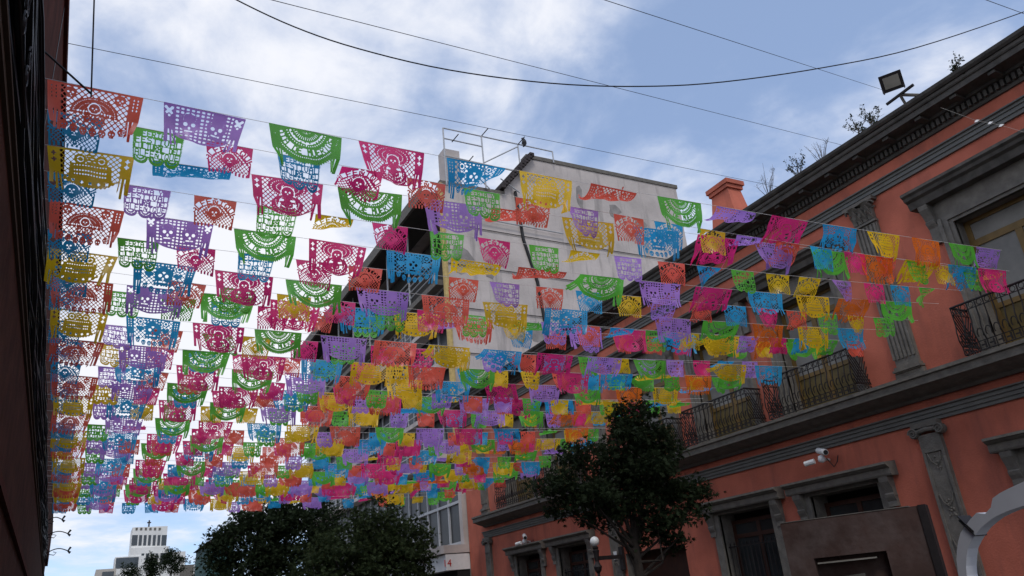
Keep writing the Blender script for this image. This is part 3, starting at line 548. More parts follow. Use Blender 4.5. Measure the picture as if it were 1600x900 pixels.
# weeds on the roof edge
def weed(px, py, h, leafy, lab, seed):
    rg = np.random.default_rng(seed); p = onX(px, py, 14.5); p.z = 10.5; W_ = empty('roof_weed', lab, 'weed', 'weeds along the coral roof edge', tuple(p)); tm = MB(); V = []; Fc = []
    for k in range(9):
        a = rg.uniform(0, 6.28); l = h*rg.uniform(.5, 1.1); e = Vector((math.cos(a)*l*.28, math.sin(a)*l*.55, l)); mid = e*.5+Vector(rg.normal(0, .03, 3)); tm.tube([(0, 0, -.03), mid, e], [.008, .006, .003], 4)
        for j in range(4):
            s = mid.lerp(e, rg.uniform(0, 1)); t2 = s+Vector(rg.normal(0, .09, 3))+Vector((0, 0, .08)); tm.tube([s, t2], [.004, .002], 3)
            if leafy:
                for q in range(5):
                    c = np.array(s.lerp(t2, rg.uniform(0, 1.1)))+rg.normal(0, .02, 3); n3 = rg.normal(0, 1, 3); n3 /= np.linalg.norm(n3); t3 = np.cross(n3, rg.normal(0, 1, 3)); t3 /= np.linalg.norm(t3); b3 = np.cross(n3, t3); z_ = rg.uniform(.02, .04); kk = len(V)
                    V.extend(map(tuple, [c-t3*z_, c+b3*z_*.5, c+t3*z_, c-b3*z_*.5])); Fc.append((kk, kk+1, kk+2, kk+3))
    tm.build('stems', MT['twig'], W_)
    if V: me = bpy.data.meshes.new('leaves'); me.from_pydata(V, [], Fc); me.materials.append(LEAF3); link('leaves', me, W_)
for i, a in enumerate(((1200, 300, .75, False, 'tall bare dry weed on the roof edge beside the chimney'), (1248, 275, .5, True, 'leafy little weed between two bare ones on the roof edge'), (1284, 250, .6, False, 'bare twiggy weed on the roof edge midway to the floodlight'), (1345, 207, .5, True, 'spreading leafy weed on the roof edge just below the floodlight'), (1365, 195, .55, True, 'thin upright leafy weed right beside the floodlight stay'), (1490, 106, .3, True, 'tiny weed on the roof edge past the floodlight'))): weed(*a, 40+i)
# rusted slab
rs = empty('rusted_slab', 'dark rusted steel slab monument with a recessed panel before the coral windows', 'monument')
A, B = Vector((5.0, 4.74, 0)), Vector((5.52, 3.80, 0)); e1 = (B-A).normalized(); e2 = Vector((e1.y, -e1.x, 0)); e2 = e2 if e2.x > 0 else -e2; wd = (B-A).length; Hs = 1.99
def sl(u, z, d): return A+e1*u+e2*d+Vector((0, 0, z))
sm = MB(); op = (.20, .74, 1.0, 1.70)
for u0, u1, z0, z1 in ((0, op[0], 0, Hs), (op[1], wd, 0, Hs), (op[0], op[1], op[3], Hs), (op[0], op[1], 0, op[2])): sm.extrude([sl(u0, z0, 0), sl(u1, z0, 0), sl(u1, z1, 0), sl(u0, z1, 0)], e2*.16)
sm.build('slab', MT['rust'], rs); MB().extrude([sl(op[0], op[2], .09), sl(op[1], op[2], .09), sl(op[1], op[3], .09), sl(op[0], op[3], .09)], e2*.03).build('recess_back', MT['rust'], rs)
MB().extrude([sl(wd-.04, 0, -.012), sl(wd+.015, 0, -.012), sl(wd+.015, Hs+.004, -.012), sl(wd-.04, Hs+.004, -.012)], e2*.19).build('edge_strip', MT['iron'], rs)
MB().extrude([sl(op[0]+.02, 1.655, .0), sl(op[1]-.08, 1.655, .0), sl(op[1]-.08, 1.667, .02), sl(op[0]+.02, 1.667, .02)], e2*.06).build('upper_ledge', MT['stone'], rs)
MB().extrude([sl(op[0]+.04, 1.42, .01), sl(op[1]-.2, 1.44, .01), sl(op[1]-.2, 1.56, .05), sl(op[0]+.04, 1.54, .05)], e2*.03).build('inner_plate', MT['stone_dark'], rs)
MB().extrude([sl(op[0]+.06, 1.40, -.01), sl(op[1]-.22, 1.43, -.01), sl(op[1]-.22, 1.45, -.01), sl(op[0]+.06, 1.42, -.01)], e2*.06).build('inner_ledge', MT['stone'], rs)
MB().extrude([sl(.0, Hs+.002, -.004), sl(wd-.1, Hs+.002, -.004), sl(wd-.1, Hs+.008, -.004), sl(.0, Hs+.008, -.004)], e2*.16).build('bright_top_edge', MT['stone'], rs)
# steel arc
ar = empty('steel_arc', 'light grey steel arc with a notch and a black tie round it', 'sculpture')
AX = 3.3
outer = [(1640, 737), (1600, 752), (1566, 768), (1551, 777), (1550, 789), (1545, 799), (1536, 805), (1529, 804), (1525, 801), (1513, 815), (1501, 832), (1496, 850), (1494, 872), (1498, 905)]
inner = [(1640, 776), (1600, 790), (1572, 799), (1550, 810), (1533, 824), (1520, 841), (1512, 858), (1509, 880), (1511, 905)]
oc = [onX(x, y, AX) for x, y in outer]; ic = [onX(x, y, AX) for x, y in inner]
base_o = [(AX, oc[-1].y-.02, 1.3), (AX, oc[-1].y-.08, .6), (AX, oc[-1].y-.1, 0)]; base_i = [(AX, ic[-1].y-.03, 1.3), (AX, ic[-1].y-.08, .6), (AX, ic[-1].y-.1, 0)]
right_o = [(AX, oc[0].y-.5, oc[0].z), (AX, oc[0].y-.85, oc[0].z-.35), (AX, oc[0].y-.95, 1.0), (AX, oc[0].y-.95, 0)]; right_i = [(AX, ic[0].y-.45, ic[0].z), (AX, ic[0].y-.75, ic[0].z-.3), (AX, ic[0].y-.84, 1.0), (AX, ic[0].y-.84, 0)]
O_ = [Vector(p) for p in reversed(right_o)]+oc+[Vector(p) for p in base_o]; I_ = [Vector(p) for p in reversed(right_i)]+ic+[Vector(p) for p in base_i]
def resamp(P_, n):
    d = [0]
    for p, q in zip(P_, P_[1:]): d.append(d[-1]+(q-p).length)
    out = []
    for t in np.linspace(0, d[-1], n):
        k = min(max(int(np.searchsorted(d, t))-1, 0), len(P_)-2); out.append(P_[k].lerp(P_[k+1], (t-d[k])/max(d[k+1]-d[k], 1e-9)))
    return out
ro, ri = resamp(O_, 120), resamp(I_, 120); am = MB(); dv = Vector((.075, 0, 0))
nn = 120; am.v = [tuple(p) for p in ro]+[tuple(p) for p in ri]+[tuple(p+dv) for p in ro]+[tuple(p+dv) for p in ri]
for k in range(nn-1): am.f += [(k, k+1, nn+k+1, nn+k), (2*nn+k, 3*nn+k, 3*nn+k+1, 2*nn+k+1), (k, 2*nn+k, 2*nn+k+1, k+1), (nn+k, nn+k+1, 3*nn+k+1, 3*nn+k)]
am.build('arc', MT['steel'], ar)
t0, t1 = onX(1503, 818, AX), onX(1520, 836, AX); tie = MB()
for k in (0, .016): tie.extrude([t0+Vector((-.006, .008, .010+k)), t1+Vector((-.006, -.01, -.006+k)), t1+Vector((-.006, -.01, .0+k)), t0+Vector((-.006, .008, .017+k))], (.09, 0, 0))
tie.build('black_tie', MT['rubber'], ar)

# ================================================================= overhead wires
def wire(name, label, pts, r, m_=MT['rubber'], cat='wire', sag=0, n=28):
    mb = MB(); P_ = [Vector(p) for p in pts]
    if len(P_) == 2: a, b = P_; P_ = [a.lerp(b, t)+Vector((0, 0, -4*sag*t*(1-t))) for t in np.linspace(0, 1, n)]
    return tag(mb.tube(P_, r, 4).build(name, m_), label, cat, 'overhead wires')
a = onY(103, 67, 9.0); b = onX(1318, 316, 14.4)
wire('overhead_wire', 'thin grey wire from the brown eave passing above the rooftop frame', [onY(103, 67, 9.0), onX(1216, 292, 14.45)], .0042)
wire('overhead_wire', 'thin wire crossing mid-sky down to the coral roof edge between weeds', [onY(425, 0, 6.0)+(onY(425, 0, 6.0)-onX(1317, 227, 14.4))*.25, onX(1317, 227, 14.4)], .0038)
wire('overhead_wire', 'thin wire running down from the sky to the floodlight', [onY(945, 0, 4.5)+(onY(945, 0, 4.5)-onX(1384, 142, 14.3))*.4, onX(1384, 142, 14.3)], .0036)
def cat_(P_):
    out = []
    for k in range(len(P_)-1):
        p0, p1, p2, p3 = P_[max(k-1, 0)], P_[k], P_[k+1], P_[min(k+2, len(P_)-1)]
        for t in np.linspace(0, 1, 6)[:-1]: out.append(.5*((2*p1)+(p2-p0)*t+(2*p0-5*p1+4*p2-p3)*t*t+(3*p1-p0-3*p2+p3)*t**3))
    return out+[P_[-1]]
wd_ = [(330, -25), (370, 0), (460, 42), (560, 76), (700, 109), (860, 130), (1000, 135), (1130, 128), (1290, 105), (1430, 75), (1590, 22), (1700, -20)]
wire('overhead_cable', 'thick black cable sagging in a wide curve across the top of the sky', cat_([onY(x, y, 6.0-2.2*i/11) for i, (x, y) in enumerate(wd_)]), .0068)
wire('overhead_wire', 'short wire crossing the sky corner above the coral cornice', [onY(1500, -15, 3.2), onX(1640, 36, 13.9)], .004)
kp = [onX(1470, 168, 14.1), onX(1527, 189, 14.0), onX(1548, 192, 13.95), onX(1565, 196, 13.9), onX(1640, 218, 13.7)]
wire('knotted_string', 'thin string with three white paper scraps in front of the grey band', kp, .0022, MT['plain'], 'string')
for i, q in enumerate(kp[1:4]):
    e = MB(); e.extrude([q+Vector((0, -.045, .0)), q+Vector((0, .015, .035)), q+Vector((-.02, .05, -.005)), q+Vector((-.02, .0, -.025))], (.02, 0, .006)); tag(e.build('paper_scrap', MT['string']), '%s white paper scrap along the thin string before the grey band' % ORD[i+1], 'paper scrap', 'paper scraps on the string')

# ================================================================= paper banners: cut-out designs
FONT = {'A': '01110 10001 10001 11111 10001 10001 10001', 'C': '01111 10000 10000 10000 10000 10000 01111', 'D': '11110 10001 10001 10001 10001 10001 11110', 'E': '11111 10000 10000 11110 10000 10000 11111',
        'F': '11111 10000 10000 11110 10000 10000 10000', 'I': '11111 00100 00100 00100 00100 00100 11111', 'L': '10000 10000 10000 10000 10000 10000 11111', 'M': '10001 11011 10101 10101 10001 10001 10001', 'N': '10001 11001 11101 10101 10111 10011 10001',
        'O': '01110 10001 10001 10001 10001 10001 01110', 'Q': '01110 10001 10001 10001 10101 10010 01101', 'R': '11110 10001 10001 11110 10100 10010 10001', 'S': '01111 10000 10000 01110 00001 00001 11110', 'T': '11111 00100 00100 00100 00100 00100 00100',
        'U': '10001 10001 10001 10001 10001 10001 01110', 'V': '10001 10001 10001 10001 10001 01010 00100', 'Y': '10001 10001 01010 00100 00100 00100 00100', ' ': '00000 00000 00000 00000 00000 00000 00000'}
GL = {k: np.array([[int(c) for c in r] for r in v.split()]) for k, v in FONT.items()}
GL['~'] = GL['N'].copy(); GL['~'][0] = [0, 1, 1, 1, 0]; GL['~'][1] = [0, 0, 0, 0, 0]
def text(t, u, v):                     # u, v in 0..1 over the strip; True where the letter is
    n = len(t); k = np.clip((u*n), 0, n-1e-6); i = k.astype(int); fu = (k-i)*6-.5; col_ = np.floor(fu).astype(int); row = np.clip(np.floor(v*7).astype(int), 0, 6)
    out = np.zeros(u.shape, bool); okc = (col_ >= 0) & (col_ < 5) & (v >= 0) & (v < 1) & (u >= 0) & (u < 1)
    for j, chh in enumerate(t):
        mk = okc & (i == j); out[mk] = GL[chh][row[mk], col_[mk]] > 0
    return out
STEP = .0034
def canvas(W, H):
    x = np.arange(-2*STEP, W+2*STEP, STEP); y = np.arange(-2*STEP, H+2*STEP, STEP); return np.meshgrid(x, y)
def disc(X, Y, a, b, r, ry=None): return ((X-a)/r)**2+((Y-b)/(ry or r))**2 < 1
def rect(X, Y, a, b, c, d): return (X > a) & (X < b) & (Y > c) & (Y < d)
def lattice(X, Y, p=.056, t=.0130): return ((X+Y) % p < t) | ((X-Y) % p < t)
def skull(X, Y, a, b, s):
    so_ = disc(X, Y, a, b, s, s*.95) | rect(X, Y, a-s*.6, a+s*.6, b, b+s*1.25)
    ho = disc(X, Y, a-s*.38, b+s*.12, s*.21) | disc(X, Y, a+s*.38, b+s*.12, s*.21) | (disc(X, Y, a, b+s*.52, s*.13, s*.18)) | ((np.abs(Y-b-s*.88) < s*.10) & (np.abs(X-a) < s*.45) & (((X-a)/s*6) % 1 > .25))
    return so_, ho
def crossx(X, Y, a, b, s, diag=False):
    u, v = (X-a, Y-b) if not diag else ((X-a+Y-b)*.707, (X-a-Y+b)*.707); return ((np.abs(u) < s*.3) & (np.abs(v) < s)) | ((np.abs(v) < s*.3) & (np.abs(u) < s))
WBIG, HBIG, TS = .80, .52, .11
def sides(X, Y, deco):
    L_ = rect(X, Y, 0, TS, 0, HBIG) | rect(X, Y, WBIG-TS, WBIG, 0, HBIG)
    slit = ((np.abs(X-.05) < .006) | (np.abs(X-.085) < .005) | (np.abs(X-WBIG+.05) < .006) | (np.abs(X-WBIG+.09) < .005)) & (Y > .27)
    cut = (X < .05) & (Y > .42) | (X > WBIG-.05) & (Y > .43) | (Y > .465)
    L_ &= ~slit & ~cut
    for s in (0, 1):
        c = .055 if s == 0 else WBIG-.055
        if deco == 'cross': L_ &= ~(crossx(X, Y, c, .07, .026) | crossx(X, Y, c, .135, .026))
        if deco == 'bone': L_ &= ~(crossx(X, Y, c, .075, .045, True) | disc(X, Y, c-.03, .045, .016) | disc(X, Y, c+.03, .045, .016) | disc(X, Y, c, .125, .014))
        if deco == 'wheat':
            for k in range(4): L_ &= ~(disc(X, Y, c-.018, .05+.035*k, .006, .013) | disc(X, Y, c+.018, .05+.035*k, .006, .013))
        if deco == 'ring': q = np.hypot(X-c, Y-.075); L_ &= ~(((q > .028) & (q < .036)) | disc(X, Y, c-.01, .07, .006) | disc(X, Y, c+.01, .07, .006) | ((np.abs(Y-.092) < .004) & (np.abs(X-c) < .012)))
    return L_
def frame_(X, Y): return rect(X, Y, 0, WBIG, 0, .022)
def body(X, Y, f): return (X > TS-.012) & (X < WBIG-TS+.012) & (Y < f) & (Y > 0)
def designA():
    X, Y = canvas(WBIG, HBIG); c = WBIG/2; f = .36+.05*(1-((X-c)/.3)**2); B_ = body(X, Y, f); P_ = B_ & lattice(X, Y)
    hat = disc(X, Y, c, .27, .21, .17) & (Y < .28); q = np.hypot(X-c, (Y-.27)*1.2); P_ |= hat
    P_ &= ~(hat & (((q % .045) < .010) & ((np.arctan2(Y-.27, X-c)*9) % 1 > .35) & (q > .06))); P_ &= ~((np.abs(Y-.25) < .007) & ((X*38) % 1 > .4) & (np.abs(X-c) < .17))
    s, h = skull(X, Y, c, .21, .042); P_ |= s; P_ &= ~(h | ((np.hypot(X-c, Y-.215) > .05) & (np.hypot(X-c, Y-.215) < .058)))
    for k in (-1, 1): s, h = skull(X, Y, c+k*.21, .075, .05); P_ |= s; P_ &= ~h
    P_ |= rect(X, Y, c-.1, c+.1, .27, .36) & (((X*30+Y*21) % 1 > .3) & ((Y*38) % 1 > .3))
    for k in range(7):
        a = c+(k-3)*.087; s, h = skull(X, Y, a, .395+.045*(1-((k-3)/3)**2), .036); P_ |= s; P_ &= ~h
    return P_ | sides(X, Y, 'wheat') | frame_(X, Y), WBIG, HBIG
def designB():
    X, Y = canvas(WBIG, HBIG); c = WBIG/2; f = .27+.13*np.sqrt(np.clip(1-((X-c)/.31)**2, 0, 1)); B_ = body(X, Y, f)
    P_ = B_ & (((X % .05) < .019) | ((Y % .042) < .019)); P_ |= B_ & (Y > f-.022)
    for k in (-1, 1): s, h = skull(X, Y, c+k*.14, .17, .105); P_ |= s; P_ &= ~h; q = np.hypot(X-c-k*.14, Y-.12); P_ &= ~((q > .06) & (q < .068) & ((np.arctan2(Y-.12, X-c-k*.14)*3) % 1 > .4) & (Y < .14))
    P_ |= rect(X, Y, c+.03, c+.26, .075, .095) | rect(X, Y, c+.08, c+.2, .022, .09)
    return P_ | sides(X, Y, 'bone') | frame_(X, Y), WBIG, HBIG
def designC():
    X, Y = canvas(WBIG, HBIG); c = WBIG/2; q = np.hypot((X-c)*.98, Y*1.0+.02); a = np.arctan2(Y+.02, X-c); rim = .415+.013*(((a*14) % 1) > .5)
    B_ = (Y > 0) & (q < rim) & (X > .02) & (X < WBIG-.02); P_ = B_.copy()
    P_ &= ~((q > .352) & (q < .366) & ((a*16) % 1 > .5)); u = 1-(a-.22)/(math.pi-.44); v = (q-.252)/.078; st = (q > .252) & (q < .33) & (u > 0) & (u < 1); tx = text('DIA DE MUERTOS', u, 1-(1-v)); tx = tx | np.roll(tx, 1, 0) | np.roll(tx, -1, 0) | np.roll(tx, 1, 1) | np.roll(tx, -1, 1); P_ &= ~(st & ~tx)
    P_ &= ~((q > .205) & (q < .222) & ((a*8) % 1 > .6)); P_ &= ~((q > .105) & (q < .145) & ((a*6) % 1 > .68)); P_ &= ~((q > .04) & (q < .07) & ((a*4.5) % 1 > .62)); P_ &= ~crossx(X, Y, c, .165, .022)
    P_ &= ~(lattice(X, Y, .05, .026) & (q > .165) & (q < .19))
    return P_ | (sides(X, Y, 'ring')) | frame_(X, Y), WBIG, HBIG
def designD():
    X, Y = canvas(WBIG, HBIG); c = WBIG/2; f = .30+.15*np.sqrt(np.clip(1-((X-c)/.32)**2, 0, 1)); B_ = body(X, Y, f); P_ = B_ & lattice(X, Y); P_ |= B_ & (Y > f-.016)
    hat = disc(X, Y, c, .105, .225, .12); P_ |= hat & (Y > 0); q = np.hypot((X-c)/1.9, Y-.12); P_ &= ~(hat & ((q % .032) < .008) & ((np.arctan2(Y-.12, X-c)*7) % 1 > .4))
    s, h = skull(X, Y, c, .165, .06); P_ |= s; P_ &= ~h; q2 = np.hypot(X-c, Y-.18); P_ &= ~((q2 > .075) & (q2 < .084))
    P_ |= disc(X, Y, c, .34, .19, .13) & B_; P_ &= ~(disc(X, Y, c-.07, .28, .028, .015) | disc(X, Y, c+.06, .275, .03, .013) | crossx(X, Y, c+.09, .33, .03, True) | disc(X, Y, c-.1, .34, .012, .03))
    q3 = np.hypot((X-c)/1.3, Y-.30); P_ &= ~(disc(X, Y, c, .34, .17, .11) & B_ & ((q3 % .034) < .009) & ((np.arctan2(Y-.30, X-c)*6) % 1 > .4) & (q3 > .04))
    P_ &= ~((Y > .31) & (Y < .41) & (np.abs(X-c) < .13) & ((X*24+np.sin(Y*60)) % 1 < .2) & ((Y*30) % 1 > .4))
    return P_ | sides(X, Y, 'cross') | frame_(X, Y), WBIG, HBIG
def heart(X, Y, a, b, s): return disc(X, Y, a-s*.5, b, s*.55) | disc(X, Y, a+s*.5, b, s*.55) | ((np.abs(X-a) < (b+s*1.25-Y)*.82) & (Y > b) & (Y < b+s*1.25))
def designE():
    X, Y = canvas(WBIG, HBIG); c = WBIG/2; f = .33+0*X; B_ = body(X, Y, f); P_ = B_ & lattice(X, Y, .06, .0125); P_ |= B_ & (np.abs(X-c) < .13) & ((X % .042 < .015) | (Y % .042 < .015))
    s, h = skull(X, Y, c, .17, .115); P_ |= s; P_ &= ~h; P_ &= ~(heart(X, Y, c, .135, .02))
    for k in (-1, 1):
        P_ |= heart(X, Y, c+k*.19, .17, .055); q = np.hypot(X-c-k*.19, Y-.07); a = np.arctan2(Y-.07, X-c-k*.19); P_ |= q < .05+.008*np.sin(a*10); P_ &= ~((q > .022) & (q < .034))
    for k in range(6): s, h = skull(X, Y, c+(k-2.5)*.092, .345+.05*(1-((k-2.5)/2.5)**2), .036); P_ |= s; P_ &= ~h
    return P_ | sides(X, Y, 'wheat') | frame_(X, Y), WBIG, HBIG
def designF():
    X, Y = canvas(WBIG, HBIG); c = WBIG/2; f = .27+.15*np.sqrt(np.clip(1-((X-c)/.31)**2, 0, 1))+.008*np.sin(X*150); B_ = body(X, Y, f); P_ = B_ & lattice(X, Y, .058, .0120)
    al = (np.abs(X-c) < .19+.12*(Y-.1)) & (Y > .15) & B_; P_ |= al; P_ |= B_ & (Y > .33)
    for yy in (.175, .235, .275): P_ &= ~((np.abs(Y-yy) < .008) & ((X*36) % 1 > .45) & (np.abs(X-c) < .16))
    for k in (-1, 1): q = np.hypot(X-c-k*.1, Y-.105); P_ |= q < .06; P_ &= ~((q > .022) & (q < .036) & ((np.arctan2(Y-.105, X-c-k*.1)*2) % 1 > .3))
    P_ |= rect(X, Y, c-.04, c+.04, .03, .16) & ((Y*34) % 1 > .3)
    for k in range(-2, 3): P_ &= ~crossx(X, Y, c+k*.085, .37-.008*abs(k), .021, k % 2 == 0)
    return P_ | sides(X, Y, 'cross') | frame_(X, Y), WBIG, HBIG
WSM, HSM = .50, .40
def dil(a): a = a | np.roll(a, 1, 1); return a | np.roll(a, 1, 0)
def designG():
    X, Y = canvas(WSM, HSM); sc_ = [(WSM*(k+.5)/3, WSM/6.2) for k in range(3)]; B_ = rect(X, Y, 0, WSM, 0, .31); 
    for a, r in sc_: B_ |= disc(X, Y, a, .315, r, .078)
    B_ &= ~((np.abs(X) < .012) & ((Y*60) % 1 > .5)) & ~((np.abs(X-WSM) < .012) & ((Y*60) % 1 > .5))
    P_ = B_.copy()
    for t, y0, y1, x0, x1 in (('FERIA Y', .022, .085, .085, .415), ('FESTIVAL', .093, .16, .022, .478), ('CULTURAL DEL', .168, .226, .02, .48), ('ALFE~IQUE', .234, .305, .02, .48)):
        u = (X-x0)/(x1-x0); v = (Y-y0)/(y1-y0); P_ &= ~((u > 0) & (u < 1) & (v > 0) & (v < 1) & ~dil(text(t, u, v)))
    for a, r in sc_: q = np.hypot(X-a, (Y-.305)); P_ &= ~((q > .043) & (q < .058) & (Y > .315) & ((np.arctan2(Y-.305, X-a)*7) % 1 > .4)); P_ &= ~(disc(X, Y, a, .312, .026, .02) & (Y > .312))
    return P_, WSM, HSM
def designH():
    X, Y = canvas(WSM, HSM); c = WSM/2; B_ = rect(X, Y, 0, WSM, 0, .37); P_ = B_ & lattice(X, Y, .047, .0115)
    P_ |= (X < .022) | (X > WSM-.022) | (Y < .02) | (Y > .33); P_ &= B_
    q = np.hypot(X-c, (Y-.33)*.92); a = np.arctan2(.33-Y, X-c); band = (q > .235) & (q < .30) & (Y < .22); P_ |= B_ & (q >= .30) & (Y < .2)
    u = 1-(a-.38)/(math.pi-.76); tx = dil(text('ALFE~IQUE', u, 1-(q-.235)/.065)); P_ = np.where(band, tx & (u > 0) & (u < 1) | ((u <= 0) | (u >= 1)) & lattice(X, Y, .047, .0115), P_); P_ |= (q > .224) & (q < .237) & (Y < .22)
    dm = (np.abs(X-c)/.155+np.abs(Y-.195)/.135) < 1+.09*np.sign(np.sin((X-Y)*190))*1; P_ |= dm
    s, h = skull(X, Y, c, .175, .055); P_ &= ~h; q2 = np.hypot(X-c, Y-.185); P_ &= ~((q2 > .073) & (q2 < .081) & (Y < .18)); P_ &= ~(dm & (np.abs(np.abs(X-c)/.155+np.abs(Y-.195)/.135-.82) < .05) & ((X*45) % 1 > .5))
    P_ &= ~((Y > .335) & ((X*22) % 1 > .55) & (X > .02) & (X < WSM-.02)); P_ &= ~((Y > .345) & (np.abs(X-c) < .05))
    return P_ & (Y < .37), WSM, HSM
DES = {'A': designA(), 'B': designB(), 'C': designC(), 'D': designD(), 'E': designE(), 'F': designF(), 'G': designG(), 'H': designH()}
def blur(a, k):
    for ax in (0, 1):
        a = sum(np.roll(a, s, ax) for s in range(-k, k+1))/(2*k+1)
    return a
def contour(mask, step, iso, k):
    a = np.pad(mask.astype(float), 4); a = blur(a, k); st = max(1, round(step/STEP)); G = a[::st, ::st]; ny, nx = G.shape
    xs = (np.arange(nx)*st-4-2)*STEP; ys_ = (np.arange(ny)*st-4-2)*STEP
    V = {}; vl = []; fc = []
    def gv(i, j):
        key = (i, j)
        if key not in V: V[key] = len(vl); vl.append((xs[j], ys_[i]))
        return V[key]
    def ev(i, j, i2, j2):
        key = (i, j, i2, j2)
        if key not in V:
            t = (iso-G[i, j])/(G[i2, j2]-G[i, j]); V[key] = len(vl); vl.append((xs[j]+(xs[j2]-xs[j])*t, ys_[i]+(ys_[i2]-ys_[i])*t))
        return V[key]
    I = G > iso
    for i in range(ny-1):
        j = 0
        while j < nx-1:
            cs = (I[i, j], I[i, j+1], I[i+1, j+1], I[i+1, j])
            if all(cs):
                e = j+1
                while e-j < 4 and e < nx-1 and I[i, e+1] and I[i+1, e+1]: e += 1
                fc.append((gv(i, j), gv(i, e), gv(i+1, e), gv(i+1, j))); j = e; continue
            if any(cs):
                cn_ = ((i, j), (i, j+1), (i+1, j+1), (i+1, j)); poly = []
                for q in range(4):
                    p1, p2 = cn_[q], cn_[(q+1) % 4]
                    if cs[q]: poly.append(gv(*p1))
                    if cs[q] != cs[(q+1) % 4]:
                        s_, t_ = sorted((p1, p2)); poly.append(ev(*s_, *t_))
                if len(poly) > 2: fc.append(tuple(poly))
            j += 1
    return np.array(vl), fc
# poses: swing angle alpha + curl beta (rad per m), both may change across the width
POSES = {'flap': dict(a=(.95, .75), b=(-.6, .9), rip=.045, nar=.03, sh=.12), 'flap_side': dict(a=(.5, .9), b=(1.4, -.8), rip=.05, nar=.06, sh=.42), 'calm_b': dict(a=(.18, -.05), b=(.2, .9), rip=.022, nar=.17, sh=-.04), 'calm_c': dict(a=(-.05, .3), b=(-.5, .8), rip=.020, nar=.10, sh=.09), 'calm': dict(a=(.05, .12), b=(.5, .3), rip=.012, nar=.13, sh=.03), 'calm_far': dict(a=(.22, .10), b=(-.6, .2), rip=.016, sh=.08, nar=.16), 'billow': dict(a=(.45, .25), b=(-1.8, -1.0), rip=.02, sh=-.05, nar=.2),
         'twist': dict(a=(.15, 1.35), b=(.4, 1.8), rip=.02, sh=.10, nar=.1), 'twist_back': dict(a=(1.25, .1), b=(1.5, .3), rip=.025, sh=-.12, nar=.1), 'roll': dict(a=(.6, .9), b=(4.6, 5.6), rip=.03, nar=.05), 'crumple': dict(a=(1.0, .5), b=(2.5, 6.0), rip=.06, sh=.15, nar=.3)}
def pose(uv, W, H, p, seed=0):
    rg = np.random.default_rng(seed); u, v = uv[:, 0], np.maximum(uv[:, 1], 0); s = u/W
    al = p['a'][0]+(p['a'][1]-p['a'][0])*s; be = p['b'][0]+(p['b'][1]-p['b'][0])*s; be = np.where(np.abs(be) < .05, .05, be)
    y = (np.cos(al)-np.cos(al+be*v))/be; z = -(np.sin(al+be*v)-np.sin(al))/be
    x = u-W/2; x = x*(1-p.get('nar', .04)*v/H)+p.get('sh', 0)*v
    ph = rg.uniform(0, 6, 4); k = v/H
    y = y+p['rip']*k*(np.sin(u*14+ph[0]+v*5)+.6*np.sin(u*27+ph[1]-v*9))+p['rip']*.5*np.sin(v*22+u*6+ph[2])*k
    tas = (W > .6) & ((u < TS) | (u > W-TS)) & (v > .27); sid = np.where(u < W/2, np.where(u < .05, 0, np.where(u < .085, 1, 2)), np.where(u > W-.05, 3, np.where(u > W-.09, 4, 5))).astype(int); kk = rg.normal(0, .22, 6); kx = rg.normal(0, .10, 6); y = y+np.where(tas, (v-.27)*kk[sid], 0); x = x+np.where(tas, (v-.27)*kx[sid], 0)
    return np.stack([x, y, z], 1)
MESHES = {}; FAR = {}
for d, (mk, W, H) in DES.items():
    uv, fc = contour(mk, .0068 if d not in 'GHC' else .0034, .5, 1); uvf, fcf = contour(mk, .0102, .32, 2)
    for i, (pn, pp) in enumerate(POSES.items()):
        me = bpy.data.meshes.new('banner_%s_%s' % (d, pn)); me.from_pydata([tuple(q) for q in pose(uv, W, H, pp, i*8+ord(d))], [], fc)
        me.polygons.foreach_set('use_smooth', [True]*len(me.polygons)); me.materials.append(PAPER['red']); MESHES[d, pn] = me
        FAR[d, pn] = (pose(uvf, W, H, pp, i), fcf)

# ---------------------------------------------------------------- strings and banners
MOTIF = {'A': 'skull garland and big hat', 'B': 'two grinning skulls', 'C': 'round fan of letters', 'D': 'hatted skull figure', 'E': 'large skull and hearts', 'F': 'altar and crosses', 'G': 'festival lettering', 'H': 'diamond-framed skull'}
CD = {'red': 'A', 'orange': 'A', 'purple': 'B', 'green': 'C', 'magenta': 'D', 'blue': 'E', 'yellow': 'F'}
ODD = ['red', 'purple', 'green', 'magenta', 'blue', 'yellow', 'red', 'green', 'purple', 'magenta', 'blue', 'yellow', 'orange', 'green', 'purple']
EVEN = ['yellow', 'blue', 'magenta', 'green', 'purple', 'red', 'yellow', 'blue', 'magenta', 'purple', 'green', 'orange', 'yellow', 'blue', 'magenta', 'purple']
SMALL = [('blue', 'H'), ('green', 'G'), ('magenta', 'H'), ('blue', 'G'), ('magenta', 'H'), ('red', 'H'), ('green', 'G'), ('red', 'H'), ('purple', 'G'), ('red', 'H'), ('blue', 'H'), ('yellow', 'H'), ('purple', 'G'), ('red', 'H'), ('blue', 'H'), ('magenta', 'H'), ('red', 'H'), ('green', 'G'), ('yellow', 'H'), ('green', 'G'), ('yellow', 'H')]
SMALL2 = [('blue', 'H'), ('purple', 'G'), ('red', 'H'), ('green', 'G'), ('yellow', 'H'), ('magenta', 'H'), ('green', 'G'), ('magenta', 'H'), ('green', 'G'), ('yellow', 'H'), ('purple', 'G'), ('red', 'H'), ('blue', 'H'), ('green', 'G'), ('yellow', 'H'), ('yellow', 'H'), ('purple', 'G'), ('magenta', 'H'), ('blue', 'H'), ('green', 'G'), ('red', 'H')]
